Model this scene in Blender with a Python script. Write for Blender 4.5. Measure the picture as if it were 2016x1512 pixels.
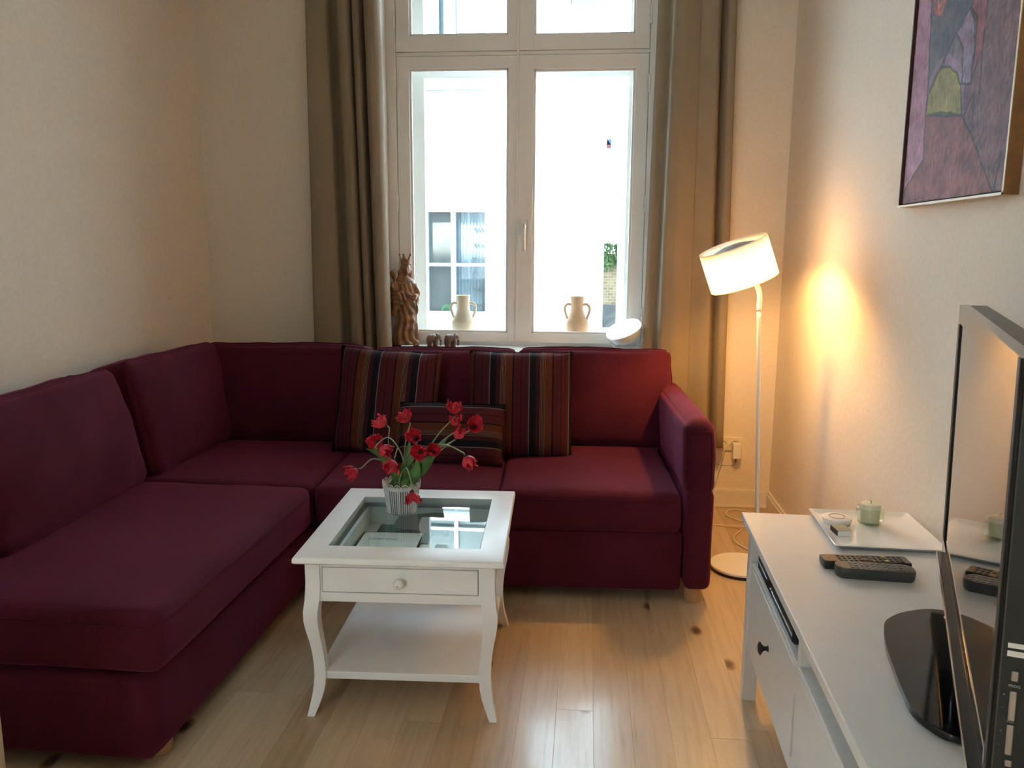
import bpy, bmesh, math, random
from mathutils import Vector, Matrix, noise, Euler
random.seed(7)
PI = math.pi
R = math.radians
sc = bpy.context.scene
for o in list(bpy.data.objects):
    bpy.data.objects.remove(o)
COL = sc.collection

# ------------------------------------------------------------------ camera
cam_d = bpy.data.cameras.new('camera')
cam = bpy.data.objects.new('camera', cam_d)
COL.objects.link(cam)
cam_d.sensor_fit = 'HORIZONTAL'
cam_d.sensor_width = 36.0
cam_d.lens = 1600 / 2016 * 36.0
cam_d.clip_start = 0.02
cam_d.clip_end = 300
_p, _y, _r = R(9.6), R(5.25), R(0.32)
fwd = Vector((-math.sin(_y) * math.cos(_p), math.cos(_y) * math.cos(_p), -math.sin(_p)))
rgt = Vector((math.cos(_y), math.sin(_y), 0))
up = rgt.cross(fwd)
Rv = math.cos(_r) * rgt + math.sin(_r) * up
Uv = -math.sin(_r) * rgt + math.cos(_r) * up
cam.matrix_world = Matrix(((Rv.x, Uv.x, -fwd.x, 0), (Rv.y, Uv.y, -fwd.y, 0), (Rv.z, Uv.z, -fwd.z, 1.34), (0, 0, 0, 1)))
sc.camera = cam

# ------------------------------------------------------------------ world, sun, exposure
world = bpy.data.worlds.new('sky')
sc.world = world
world.use_nodes = True
wn = world.node_tree.nodes
wn['Background'].inputs['Color'].default_value = (0.68, 0.84, 1.0, 1)
wn['Background'].inputs['Strength'].default_value = 1.5
sun_d = bpy.data.lights.new('sun', 'SUN')
sun_d.energy = 9.0
sun_d.angle = R(1.0)
sun_d.color = (0.85, 0.94, 1.0)
sun = bpy.data.objects.new('sun', sun_d)
COL.objects.link(sun)
sun.rotation_euler = (R(48), 0, R(-18))
sun.location = (0, -10, 20)
# light portal filling the window opening (guides the sky light only, emits nothing itself)
pd = bpy.data.lights.new('window_portal', 'AREA')
pd.shape = 'RECTANGLE'
pd.size, pd.size_y = 1.40, 2.10
pd.cycles.is_portal = True
po = bpy.data.objects.new('window_portal', pd)
COL.objects.link(po)
po.location = (-0.36, 4.62, 1.85)
po.rotation_euler = (R(-90), 0, 0)
pd2 = bpy.data.lights.new('rear_window_portal', 'AREA')
pd2.shape = 'RECTANGLE'
pd2.size, pd2.size_y = 0.94, 1.75
pd2.cycles.is_portal = True
po2 = bpy.data.objects.new('rear_window_portal', pd2)
COL.objects.link(po2)
po2.location = (-1.50, -2.25, 1.70)
po2.rotation_euler = (R(90), 0, 0)
sc.view_settings.view_transform = 'Standard'
sc.view_settings.look = 'None'
sc.view_settings.exposure = 2.75
sc.view_settings.gamma = 1.0
sc.view_settings.use_curve_mapping = False
sc.cycles.use_denoising = True
sc.cycles.max_bounces = 10
sc.cycles.diffuse_bounces = 6
sc.cycles.glossy_bounces = 4
sc.cycles.transparent_max_bounces = 12
sc.cycles.sample_clamp_indirect = 6.0
sc.cycles.caustics_reflective = False
sc.cycles.caustics_refractive = False


# ------------------------------------------------------------------ materials
def lin(h):
    h = h.lstrip('#')
    v = [int(h[i:i + 2], 16) / 255 for i in (0, 2, 4)]
    return tuple((c / 12.92 if c <= 0.04045 else ((c + 0.055) / 1.055) ** 2.4) for c in v) + (1,)


def c4(c):
    if isinstance(c, str):
        return lin(c)
    return tuple(c) + (1,) if len(c) == 3 else tuple(c)


class NT:
    """tiny helper around a material node tree"""
    def __init__(s, name):
        s.m = bpy.data.materials.new(name)
        s.m.use_nodes = True
        s.n = s.m.node_tree.nodes
        s.l = s.m.node_tree.links
        s.b = s.n['Principled BSDF']
        s.out = s.n['Material Output']

    def add(s, t, **kw):
        n = s.n.new(t)
        for k, v in kw.items():
            if k in n.inputs:
                n.inputs[k].default_value = v
            else:
                setattr(n, k, v)
        return n

    def link(s, a, b):
        s.l.new(a, b)

    def set(s, **kw):
        for k, v in kw.items():
            s.b.inputs[k.replace('_', ' ')].default_value = v

    def coords(s, kind='Object', scale=(1, 1, 1), rnd=False):
        tc = s.add('ShaderNodeTexCoord')
        mp = s.add('ShaderNodeMapping')
        mp.inputs['Scale'].default_value = scale
        s.link(tc.outputs[kind], mp.inputs['Vector'])
        if rnd:
            oi = s.add('ShaderNodeObjectInfo')
            mu = s.add('ShaderNodeMath', operation='MULTIPLY')
            mu.inputs[1].default_value = 57.0
            s.link(oi.outputs['Random'], mu.inputs[0])
            s.link(mu.outputs[0], mp.inputs['Location'])
        return mp.outputs['Vector']

    def noise(s, vec, scale, detail=3, rough=0.5):
        n = s.add('ShaderNodeTexNoise')
        n.inputs['Scale'].default_value = scale
        n.inputs['Detail'].default_value = detail
        n.inputs['Roughness'].default_value = rough
        s.link(vec, n.inputs['Vector'])
        return n.outputs['Fac']

    def ramp(s, fac, stops, interp='LINEAR'):
        r = s.add('ShaderNodeValToRGB')
        cr = r.color_ramp
        cr.interpolation = interp
        while len(cr.elements) < len(stops):
            cr.elements.new(0.5)
        for e, (p, c) in zip(cr.elements, stops):
            e.position = p
            e.color = c4(c)
        s.link(fac, r.inputs['Fac'])
        return r.outputs['Color']

    def bump(s, h, strength, dist=0.01):
        b = s.add('ShaderNodeBump')
        b.inputs['Strength'].default_value = strength
        b.inputs['Distance'].default_value = dist
        s.link(h, b.inputs['Height'])
        s.link(b.outputs['Normal'], s.b.inputs['Normal'])
        return b


def plain(name, col, rough=0.5, metal=0.0, spec=0.5, var=0.0, nscale=40, bump=0.0, coat=0.0, sheen=0.0, bdist=0.002):
    t = NT(name)
    c = c4(col)
    t.set(Base_Color=c, Roughness=rough, Metallic=metal)
    t.b.inputs['Specular IOR Level'].default_value = spec
    t.b.inputs['Coat Weight'].default_value = coat
    t.b.inputs['Coat Roughness'].default_value = 0.08
    if sheen:
        t.b.inputs['Sheen Weight'].default_value = sheen
        t.b.inputs['Sheen Roughness'].default_value = 0.4
        t.b.inputs['Sheen Tint'].default_value = c
    v = t.coords()
    f = t.noise(v, nscale, 4)
    if var:
        lo = tuple(max(0, x * (1 - var)) for x in c[:3])
        hi = tuple(min(1, x * (1 + var)) for x in c[:3])
        t.link(t.ramp(f, [(0.3, lo), (0.7, hi)]), t.b.inputs['Base Color'])
    if bump:
        t.bump(f, bump, bdist)
    return t.m


def fabric(name, col, sheen=0.35, scale=900, var=0.22, tint=None):
    t = NT(name)
    c = c4(col)
    t.set(Roughness=0.9)
    t.b.inputs['Specular IOR Level'].default_value = 0.15
    t.b.inputs['Sheen Weight'].default_value = sheen
    t.b.inputs['Sheen Roughness'].default_value = 0.45
    t.b.inputs['Sheen Tint'].default_value = c4(tint or tuple(min(1, x * 2.2 + 0.1) for x in c[:3]))
    v = t.coords()
    f = t.noise(v, scale, 2)
    g = t.noise(v, 6, 3)
    ad = t.add('ShaderNodeMath', operation='MULTIPLY_ADD')
    t.link(g, ad.inputs[0])
    ad.inputs[1].default_value = 0.5
    t.link(f, ad.inputs[2])
    t.link(t.ramp(ad.outputs[0], [(0.45, tuple(x * (1 - var) for x in c[:3])), (1.05, tuple(min(1, x * (1 + var)) for x in c[:3]))]), t.b.inputs['Base Color'])
    t.bump(f, 0.35, 0.0015)
    return t.m


M = {}
M['wall'] = plain('wall_paint', (0.80, 0.722, 0.625), 0.85, spec=0.2, var=0.03, nscale=60, bump=0.35, bdist=0.003)
M['ceiling'] = plain('ceiling_paint', (0.85, 0.84, 0.82), 0.9, spec=0.2)
M['white_lacquer'] = plain('white_lacquer', (0.83, 0.84, 0.85), 0.38, var=0.02, nscale=15)
M['window_white'] = plain('window_white', (0.74, 0.71, 0.665), 0.4, var=0.02, nscale=10)
M['reveal_white'] = plain('reveal_white', (0.80, 0.78, 0.75), 0.7)
M['cabinet_white'] = plain('cabinet_white', (0.66, 0.66, 0.65), 0.35, var=0.02, nscale=12)
M['baseboard'] = plain('baseboard_paint', (0.78, 0.73, 0.66), 0.45, var=0.03)
M['sofa'] = fabric('wine_red_fabric', (0.064, 0.0078, 0.0180), sheen=0.32, tint=(0.60, 0.12, 0.27), scale=420, var=0.34)
M['sofa_piping'] = fabric('wine_red_piping', (0.050, 0.005, 0.013), sheen=0.3, tint=(0.55, 0.14, 0.28))
M['curtain'] = fabric('taupe_curtain_cloth', (0.28, 0.225, 0.16), sheen=0.1, scale=500, var=0.08)
M['foot_wood'] = plain('beech_foot', (0.42, 0.24, 0.11), 0.5, var=0.25, nscale=18)
M['black_gloss'] = plain('piano_black', (0.006, 0.006, 0.007), 0.08, spec=0.5)
M['black_matt'] = plain('matt_black', (0.012, 0.012, 0.013), 0.55)
M['tv_side'] = plain('tv_side_plastic', (0.008, 0.0115, 0.013), 0.5, var=0.1, nscale=200)
M['tv_top'] = plain('tv_top_plastic', (0.045, 0.042, 0.036), 0.35)
M['screen'] = plain('screen_glass', (0.004, 0.004, 0.005), 0.03, spec=0.6)
M['silver'] = plain('brushed_silver', (0.55, 0.55, 0.56), 0.3, metal=0.9)
M['chrome'] = plain('chrome_strip', (0.75, 0.74, 0.72), 0.12, metal=1.0)
M['grey_print'] = plain('grey_print', (0.35, 0.36, 0.36), 0.5)
M['label_white'] = plain('label_paper', (0.62, 0.63, 0.62), 0.5)
M['lamp_white'] = plain('lamp_white', (0.82, 0.81, 0.79), 0.35)
M['mood_glow'] = plain('lit_diffuser', (0.85, 0.84, 0.82), 0.3)
M['mood_glow'].node_tree.nodes['Principled BSDF'].inputs['Emission Color'].default_value = (1.0, 0.96, 0.9, 1)
M['mood_glow'].node_tree.nodes['Principled BSDF'].inputs['Emission Strength'].default_value = 0.25
M['dark_rim'] = plain('dark_rim', (0.015, 0.013, 0.012), 0.5)
M['knob_black'] = plain('black_knob', (0.015, 0.016, 0.018), 0.45)
M['porcelain'] = plain('porcelain', (0.83, 0.82, 0.80), 0.08, coat=0.4)
M['terra_pale'] = plain('pale_terracotta', (0.74, 0.62, 0.46), 0.75, var=0.12, nscale=14, bump=0.2)
M['terra'] = plain('warm_terracotta', (0.66, 0.42, 0.26), 0.75, var=0.16, nscale=14, bump=0.2)
M['wood_carved'] = plain('carved_limewood', (0.235, 0.110, 0.040), 0.5, var=0.35, nscale=22, bump=0.25)
M['wood_dark'] = plain('dark_carved_wood', (0.13, 0.055, 0.032), 0.5, var=0.4, nscale=40, bump=0.25)
M['card'] = plain('white_card', (0.85, 0.85, 0.85), 0.6)
M['socket'] = plain('ivory_plastic', (0.78, 0.72, 0.60), 0.35)
M['cord'] = plain('ivory_cord', (0.72, 0.64, 0.50), 0.45)
M['wire_dark'] = plain('thin_dark_wire', (0.12, 0.09, 0.06), 0.5)
M['petal'] = plain('tulip_petal', (0.47, 0.007, 0.022), 0.55, var=0.35, nscale=30, bump=0.3, sheen=0.2)
M['petal_pink'] = plain('tulip_petal_pink', (0.56, 0.028, 0.055), 0.55, var=0.25, nscale=30, bump=0.3, sheen=0.2)
M['stamen'] = plain('tulip_heart', (0.03, 0.008, 0.012), 0.7)
M['stem'] = plain('tulip_stem', (0.23, 0.28, 0.17), 0.5)
M['leaf'] = plain('tulip_leaf', (0.085, 0.19, 0.045), 0.45, var=0.35, nscale=25)
M['wax'] = plain('candle_wax', (0.70, 0.67, 0.52), 0.4)
M['matchbox'] = plain('matchbox_card', (0.34, 0.34, 0.25), 0.6, var=0.1)
M['striker'] = plain('matchbox_striker', (0.07, 0.045, 0.035), 0.8)
M['pink_print'] = plain('pink_print', (0.75, 0.32, 0.28), 0.5)
M['green_card'] = plain('green_card', (0.075, 0.18, 0.15), 0.5)
M['dark_print'] = plain('dark_print', (0.015, 0.045, 0.045), 0.5)
M['blue_print'] = plain('blue_print', (0.10, 0.17, 0.42), 0.5)
M['grey_shell'] = plain('grey_shell', (0.30, 0.31, 0.31), 0.35, metal=0.4)
M['remote_dark'] = plain('remote_dark', (0.020, 0.018, 0.018), 0.4)
M['remote_brown'] = plain('remote_face', (0.05, 0.035, 0.025), 0.3)
M['remote_grey'] = plain('remote_grey', (0.055, 0.060, 0.060), 0.35)
M['key_dark'] = plain('key_dark', (0.030, 0.024, 0.024), 0.45)
M['key_grey'] = plain('key_grey', (0.16, 0.17, 0.165), 0.5)
M['key_yellow'] = plain('key_yellow', (0.5, 0.36, 0.06), 0.5)
M['frame_wood'] = plain('frame_walnut', (0.20, 0.095, 0.030), 0.4, var=0.3, nscale=18)
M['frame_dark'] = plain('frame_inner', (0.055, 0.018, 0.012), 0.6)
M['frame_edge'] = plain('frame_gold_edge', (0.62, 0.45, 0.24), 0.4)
M['jamb'] = plain('jamb_paint', (0.40, 0.32, 0.21), 0.5)
M['facade'] = plain('facade_render', (0.74, 0.81, 0.88), 0.9, var=0.03, nscale=3)
M['facade_white'] = plain('facade_window_white', (0.85, 0.85, 0.84), 0.5)
M['blind_white'] = plain('white_blind', (0.86, 0.86, 0.86), 0.8)
M['ext_grey'] = plain('grey_brown_screen', (0.060, 0.052, 0.044), 0.8, var=0.25, nscale=6)
M['ext_blue'] = plain('pale_blue_drape', (0.115, 0.145, 0.165), 0.8)
M['ext_slat'] = plain('grey_slat', (0.05, 0.048, 0.042), 0.8)
M['ext_green'] = plain('green_shrub', (0.03, 0.10, 0.03), 0.8)
M['ext_dark'] = plain('dark_pane', (0.012, 0.016, 0.022), 0.5)
M['pane_sky_painted'] = plain('painted_sky_reflection_pane', (0.085, 0.12, 0.13), 0.5, var=0.15, nscale=4)  # opaque panes: the sky's reflection is painted into this blue-grey colour
M['ivy'] = plain('ivy_leaf', (0.062, 0.125, 0.034), 0.7, var=0.5, nscale=3)
M['stone'] = plain('grey_stone', (0.085, 0.085, 0.082), 0.85, var=0.3, nscale=2.5)
M['street'] = plain('pale_paving', (0.34, 0.33, 0.31), 0.9, var=0.15, nscale=2)
M['sign_blue'] = plain('sign_blue', (0.03, 0.06, 0.16), 0.6)
M['sign_red'] = plain('sign_red', (0.17, 0.035, 0.05), 0.6)


def glass(name, tint=(1, 1, 1), ior=1.5, rough=0.0, extra=0.0):
    """thin clear pane: Fresnel mirror reflection over straight-through transmission"""
    t = NT(name)
    t.n.remove(t.b)
    tr = t.add('ShaderNodeBsdfTransparent')
    tr.inputs['Color'].default_value = c4(tint)
    gl = t.add('ShaderNodeBsdfGlossy')
    gl.inputs['Roughness'].default_value = rough
    fr = t.add('ShaderNodeFresnel')
    fr.inputs['IOR'].default_value = ior
    mx = t.add('ShaderNodeMixShader')
    # only the entering face mirrors: the rays are not bent, so the leaving face must not turn totally reflecting
    ge = t.add('ShaderNodeNewGeometry')
    inv = t.add('ShaderNodeMath', operation='SUBTRACT')
    inv.inputs[0].default_value = 1.0
    t.link(ge.outputs['Backfacing'], inv.inputs[1])
    ad = t.add('ShaderNodeMath', operation='ADD')
    ad.inputs[1].default_value = extra
    t.link(fr.outputs[0], ad.inputs[0])
    mu = t.add('ShaderNodeMath', operation='MULTIPLY')
    t.link(ad.outputs[0], mu.inputs[0])
    t.link(inv.outputs[0], mu.inputs[1])
    t.link(mu.outputs[0], mx.inputs[0])
    t.link(tr.outputs[0], mx.inputs[1])
    t.link(gl.outputs[0], mx.inputs[2])
    t.link(mx.outputs[0], t.out.inputs['Surface'])
    return t.m


M['pane'] = glass('window_glass', (0.97, 0.99, 0.98), 1.45)
M['table_glass'] = glass('table_glass', (0.90, 0.955, 0.94), 1.52, extra=0.02)
M['cup_glass'] = glass('cup_glass', (0.93, 0.96, 0.92), 1.5, extra=0.03)
M['clear_body'] = glass('clear_plastic', (0.86, 0.90, 0.93), 1.45, rough=0.05)


def shade_mat():
    t = NT('lampshade_cloth')
    t.n.remove(t.b)
    d = t.add('ShaderNodeBsdfDiffuse')
    d.inputs['Color'].default_value = (0.86, 0.84, 0.80, 1)
    tl = t.add('ShaderNodeBsdfTranslucent')
    tl.inputs['Color'].default_value = (0.90, 0.86, 0.80, 1)
    mx = t.add('ShaderNodeMixShader')
    mx.inputs[0].default_value = 0.72
    t.link(d.outputs[0], mx.inputs[1])
    t.link(tl.outputs[0], mx.inputs[2])
    t.link(mx.outputs[0], t.out.inputs['Surface'])
    return t.m


M['shade'] = shade_mat()


def floor_mat():
    t = NT('oak_planks')
    v = t.coords('Object', (1, 1, 1), rnd=True)
    st = t.add('ShaderNodeMapping')
    st.inputs['Scale'].default_value = (26, 1.6, 26)
    t.link(v, st.inputs['Vector'])
    g = t.noise(st.outputs['Vector'], 2.2, 5, 0.6)
    big = t.noise(v, 1.6, 2)
    oi = t.add('ShaderNodeObjectInfo')
    base = t.ramp(oi.outputs['Random'], [(0.0, (0.46, 0.325, 0.20)), (0.35, (0.55, 0.41, 0.265)), (0.7, (0.61, 0.465, 0.305)), (1.0, (0.51, 0.36, 0.22))])
    grain = t.ramp(g, [(0.25, (0.72, 0.69, 0.66)), (0.55, (1, 1, 1)), (0.8, (1.0, 1.0, 1.0))])
    mx = t.add('ShaderNodeMix', data_type='RGBA', blend_type='MULTIPLY')
    mx.inputs['Factor'].default_value = 0.75
    t.link(base, mx.inputs['A'])
    t.link(grain, mx.inputs['B'])
    # knots: sparse stretched cells
    km = t.add('ShaderNodeMapping')
    km.inputs['Scale'].default_value = (5.2, 3.0, 0.0)
    t.link(v, km.inputs['Vector'])
    vo = t.add('ShaderNodeTexVoronoi', voronoi_dimensions='2D')
    vo.inputs['Scale'].default_value = 1.0
    t.link(km.outputs['Vector'], vo.inputs['Vector'])
    wob = t.add('ShaderNodeMath', operation='MULTIPLY_ADD')
    t.link(t.noise(v, 30, 3), wob.inputs[0])
    wob.inputs[1].default_value = 0.06
    t.link(vo.outputs['Distance'], wob.inputs[2])
    kn = t.ramp(wob.outputs[0], [(0.075, (0.20, 0.13, 0.10)), (0.11, (0.50, 0.38, 0.30)), (0.16, (1, 1, 1))])
    # only some cells carry a knot
    sel = t.add('ShaderNodeSeparateColor')
    t.link(vo.outputs['Color'], sel.inputs[0])
    gt = t.add('ShaderNodeMath', operation='GREATER_THAN')
    t.link(sel.outputs[0], gt.inputs[0])
    gt.inputs[1].default_value = 0.78
    m2 = t.add('ShaderNodeMix', data_type='RGBA', blend_type='MULTIPLY')
    t.link(gt.outputs[0], m2.inputs['Factor'])
    t.link(mx.outputs['Result'], m2.inputs['A'])
    t.link(kn, m2.inputs['B'])
    t.link(m2.outputs['Result'], t.b.inputs['Base Color'])
    rr = t.add('ShaderNodeMapRange')
    rr.inputs['To Min'].default_value = 0.30
    rr.inputs['To Max'].default_value = 0.42
    t.b.inputs['Specular IOR Level'].default_value = 0.5
    t.b.inputs['Coat Weight'].default_value = 0.45
    t.b.inputs['Coat Roughness'].default_value = 0.14
    t.link(big, rr.inputs['Value'])
    t.link(rr.outputs[0], t.b.inputs['Roughness'])
    t.bump(g, 0.12, 0.001)
    return t.m


M['floor'] = floor_mat()


def stripes(name, axis='X', period=0.172, offset=0.0):
    t = NT(name)
    t.set(Roughness=0.9)
    t.b.inputs['Specular IOR Level'].default_value = 0.15
    tc = t.add('ShaderNodeTexCoord')
    sp = t.add('ShaderNodeSeparateXYZ')
    t.link(tc.outputs['Object'], sp.inputs[0])
    a = t.add('ShaderNodeMath', operation='MULTIPLY_ADD')
    t.link(sp.outputs[axis], a.inputs[0])
    a.inputs[1].default_value = 1 / period
    a.inputs[2].default_value = 50 + offset
    f = t.add('ShaderNodeMath', operation='FRACT')
    t.link(a.outputs[0], f.inputs[0])
    gy, bk, dm, tn, og, dk, mr, br = (0.17, 0.14, 0.15), (0.008, 0.009, 0.012), (0.042, 0.011, 0.017), (0.21, 0.115, 0.078), (0.100, 0.027, 0.014), (0.017, 0.007, 0.009), (0.078, 0.012, 0.020), (0.042, 0.017, 0.014)
    st = [(0.0, gy), (0.018, bk), (0.17, dm), (0.285, tn), (0.296, br), (0.322, tn), (0.333, br), (0.358, tn), (0.369, br), (0.394, tn), (0.405, og), (0.58, dk), (0.62, mr), (0.70, br), (0.73, mr), (0.80, dk), (0.82, mr), (0.90, br), (0.94, mr)]
    col = t.ramp(f.outputs[0], st, 'CONSTANT')
    v = t.coords('Object')
    n = t.noise(v, 800, 2)
    mx = t.add('ShaderNodeMix', data_type='RGBA', blend_type='MULTIPLY')
    mx.inputs['Factor'].default_value = 0.5
    t.link(col, mx.inputs['A'])
    t.link(t.ramp(n, [(0.3, (0.5, 0.5, 0.5)), (0.7, (1, 1, 1))]), mx.inputs['B'])
    t.link(mx.outputs['Result'], t.b.inputs['Base Color'])
    t.bump(n, 0.4, 0.001)
    return t.m


def attr_mat(name, attr, rough=0.6, bump=0.0):
    t = NT(name)
    at = t.add('ShaderNodeAttribute')
    at.attribute_name = attr
    v = t.coords('Object')
    st = t.add('ShaderNodeMapping')
    st.inputs['Scale'].default_value = (1, 20, 4.5)
    t.link(v, st.inputs['Vector'])
    n = t.noise(st.outputs['Vector'], 9, 5, 0.65)
    n2 = t.noise(v, 22, 4, 0.6)
    mx = t.add('ShaderNodeMix', data_type='RGBA', blend_type='MULTIPLY')
    mx.inputs['Factor'].default_value = 0.9
    t.link(at.outputs['Color'], mx.inputs['A'])
    t.link(t.ramp(n, [(0.33, (0.18, 0.13, 0.13)), (0.40, (0.72, 0.68, 0.68)), (0.5, (0.95, 0.93, 0.93)), (0.72, (1.25, 1.2, 1.2))]), mx.inputs['B'])
    m2 = t.add('ShaderNodeMix', data_type='RGBA', blend_type='SOFT_LIGHT')
    m2.inputs['Factor'].default_value = 0.8
    t.link(mx.outputs['Result'], m2.inputs['A'])
    t.link(t.ramp(n2, [(0.3, (0.15, 0.15, 0.15)), (0.7, (0.9, 0.85, 0.85))]), m2.inputs['B'])
    t.link(m2.outputs['Result'], t.b.inputs['Base Color'])
    t.set(Roughness=rough)
    t.b.inputs['Specular IOR Level'].default_value = 0.15
    if bump:
        t.bump(n2, bump, 0.004)
    return t.m


def brick_mat():
    t = NT('yellow_brick')
    v = t.coords('Object', (1, 1, 1))
    sw = t.add('ShaderNodeMapping')
    sw.inputs['Rotation'].default_value = (R(90), 0, 0)
    t.link(v, sw.inputs['Vector'])
    b = t.add('ShaderNodeTexBrick')
    b.inputs['Color1'].default_value = (0.30, 0.21, 0.10, 1)
    b.inputs['Color2'].default_value = (0.20, 0.12, 0.07, 1)
    b.inputs['Mortar'].default_value = (0.30, 0.29, 0.24, 1)
    b.inputs['Scale'].default_value = 4.0
    t.link(sw.outputs['Vector'], b.inputs['Vector'])
    t.link(b.outputs['Color'], t.b.inputs['Base Color'])
    t.set(Roughness=0.9)
    return t.m


M['brick'] = brick_mat()


# ------------------------------------------------------------------ object helpers
def link_mesh(name, me, mat=None, parent=None, smooth=False, loc=None, rot=None):
    if mat is not None:
        for m in (mat if isinstance(mat, (list, tuple)) else [mat]):
            me.materials.append(m)
    if smooth:
        me.polygons.foreach_set('use_smooth', [True] * len(me.polygons))
    o = bpy.data.objects.new(name, me)
    COL.objects.link(o)
    if parent is not None:
        o.parent = parent
    if loc is not None:
        o.location = loc
    if rot is not None:
        o.rotation_euler = rot
    return o


def obj(name, bm, mat=None, parent=None, smooth=False, loc=None, rot=None, autosmooth=None):
    me = bpy.data.meshes.new(name)
    bmesh.ops.recalc_face_normals(bm, faces=bm.faces)
    bm.to_mesh(me)
    bm.free()
    o = link_mesh(name, me, mat, parent, smooth or autosmooth is not None, loc, rot)
    if autosmooth is not None:
        try:
            me.set_sharp_from_angle(angle=R(autosmooth))
        except Exception:
            pass
    return o


def thing(name, label, cat, loc=(0, 0, 0), rotz=0.0, group=None):
    o = bpy.data.objects.new(name, None)
    o.empty_display_size = 0.05
    COL.objects.link(o)
    o.location = loc
    o.rotation_euler = (0, 0, rotz)
    tag(o, label, cat, group)
    return o


def tag(o, label, cat, group=None):
    o['label'] = label
    o['category'] = cat
    if group:
        o['group'] = group
    return o


def struct_empty(name, loc=(0, 0, 0)):
    o = bpy.data.objects.new(name, None)
    COL.objects.link(o)
    o.location = loc
    o['kind'] = 'structure'
    return o


def struct(name, bm, mat, smooth=False):
    o = obj(name, bm, mat, None, smooth)
    o['kind'] = 'structure'
    return o


def NB():
    return bmesh.new()


def box(bm, x0, x1, y0, y1, z0, z1, bev=0.0, seg=2, mi=0):
    r = bmesh.ops.create_cube(bm, size=1.0)
    vs = r['verts']
    for v in vs:
        v.co = Vector(((x0 + x1) / 2 + v.co.x * (x1 - x0), (y0 + y1) / 2 + v.co.y * (y1 - y0), (z0 + z1) / 2 + v.co.z * (z1 - z0)))
    fs = list({f for v in vs for f in v.link_faces})
    for f in fs:
        f.material_index = mi
    if bev > 0:
        es = list({e for v in vs for e in v.link_edges})
        bmesh.ops.bevel(bm, geom=es, offset=bev, segments=seg, profile=0.6, affect='EDGES')
    return bm


def xform(bm, mat, verts=None):
    bmesh.ops.transform(bm, matrix=mat, verts=verts or bm.verts)
    return bm


def lathe(bm, prof, n=32, axis='Z', cap=True, center=(0, 0, 0), fn=None):
    rings = []
    cx, cy, cz = center
    for r, z in prof:
        ring = []
        for k in range(n):
            a = 2 * PI * k / n
            rr = fn(a, r, z) if fn else r
            p = (rr * math.cos(a), rr * math.sin(a), z)
            if axis == 'X':
                p = (p[2], p[0], p[1])
            elif axis == 'Y':
                p = (p[0], p[2], p[1])
            ring.append(bm.verts.new((p[0] + cx, p[1] + cy, p[2] + cz)))
        rings.append(ring)
    for a, b in zip(rings, rings[1:]):
        for k in range(n):
            bm.faces.new((a[k], a[(k + 1) % n], b[(k + 1) % n], b[k]))
    if cap:
        for ring in (rings[0], rings[-1]):
            try:
                bm.faces.new(ring)
            except ValueError:
                pass
    return bm


def tube(bm, pts, rad, n=8, cap=True, closed=False):
    pts = [Vector(p) for p in pts]
    m = len(pts)
    rads = rad if isinstance(rad, (list, tuple)) else [rad] * m
    up_ = None
    rings = []
    for i, p in enumerate(pts):
        if closed:
            t = pts[(i + 1) % m] - pts[(i - 1) % m]
        else:
            t = pts[min(i + 1, m - 1)] - pts[max(i - 1, 0)]
        if t.length < 1e-9:
            t = Vector((0, 0, 1))
        t.normalize()
        if up_ is None:
            up_ = Vector((0, 0, 1)) if abs(t.z) < 0.9 else Vector((1, 0, 0))
        s = t.cross(up_)
        if s.length < 1e-6:
            s = t.cross(Vector((0, 1, 0)))
        s.normalize()
        up_ = s.cross(t).normalized()
        rings.append([bm.verts.new(p + rads[i] * (math.cos(2 * PI * k / n) * s + math.sin(2 * PI * k / n) * up_)) for k in range(n)])
    pairs = list(zip(rings, rings[1:]))
    if closed:
        pairs.append((rings[-1], rings[0]))
    for a, b in pairs:
        for k in range(n):
            bm.faces.new((a[k], a[(k + 1) % n], b[(k + 1) % n], b[k]))
    if cap and not closed:
        bm.faces.new(rings[0])
        bm.faces.new(rings[-1])
    return bm


def smooth_path(pts, n=8):
    """Catmull-Rom through the points"""
    P = [Vector(p) for p in pts]
    P = [2 * P[0] - P[1]] + P + [2 * P[-1] - P[-2]]
    out = []
    for i in range(1, len(P) - 2):
        for k in range(n):
            t = k / n
            a, b, c, d = P[i - 1], P[i], P[i + 1], P[i + 2]
            out.append(0.5 * ((2 * b) + (c - a) * t + (2 * a - 5 * b + 4 * c - d) * t * t + (3 * b - a - 3 * c + d) * t ** 3))
    out.append(P[-2])
    return out


def prism(bm, poly, z0, z1, bev=0.0, seg=2):
    lo = [bm.verts.new((x, y, z0)) for x, y in poly]
    hi = [bm.verts.new((x, y, z1)) for x, y in poly]
    n = len(poly)
    bm.faces.new(lo)
    top = bm.faces.new(hi)
    for k in range(n):
        bm.faces.new((lo[k], lo[(k + 1) % n], hi[(k + 1) % n], hi[k]))
    if bev:
        es = [e for e in bm.edges if all(v in hi for v in e.verts)]
        bmesh.ops.bevel(bm, geom=es, offset=bev, segments=seg, profile=0.5, affect='EDGES')
    return bm


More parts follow.
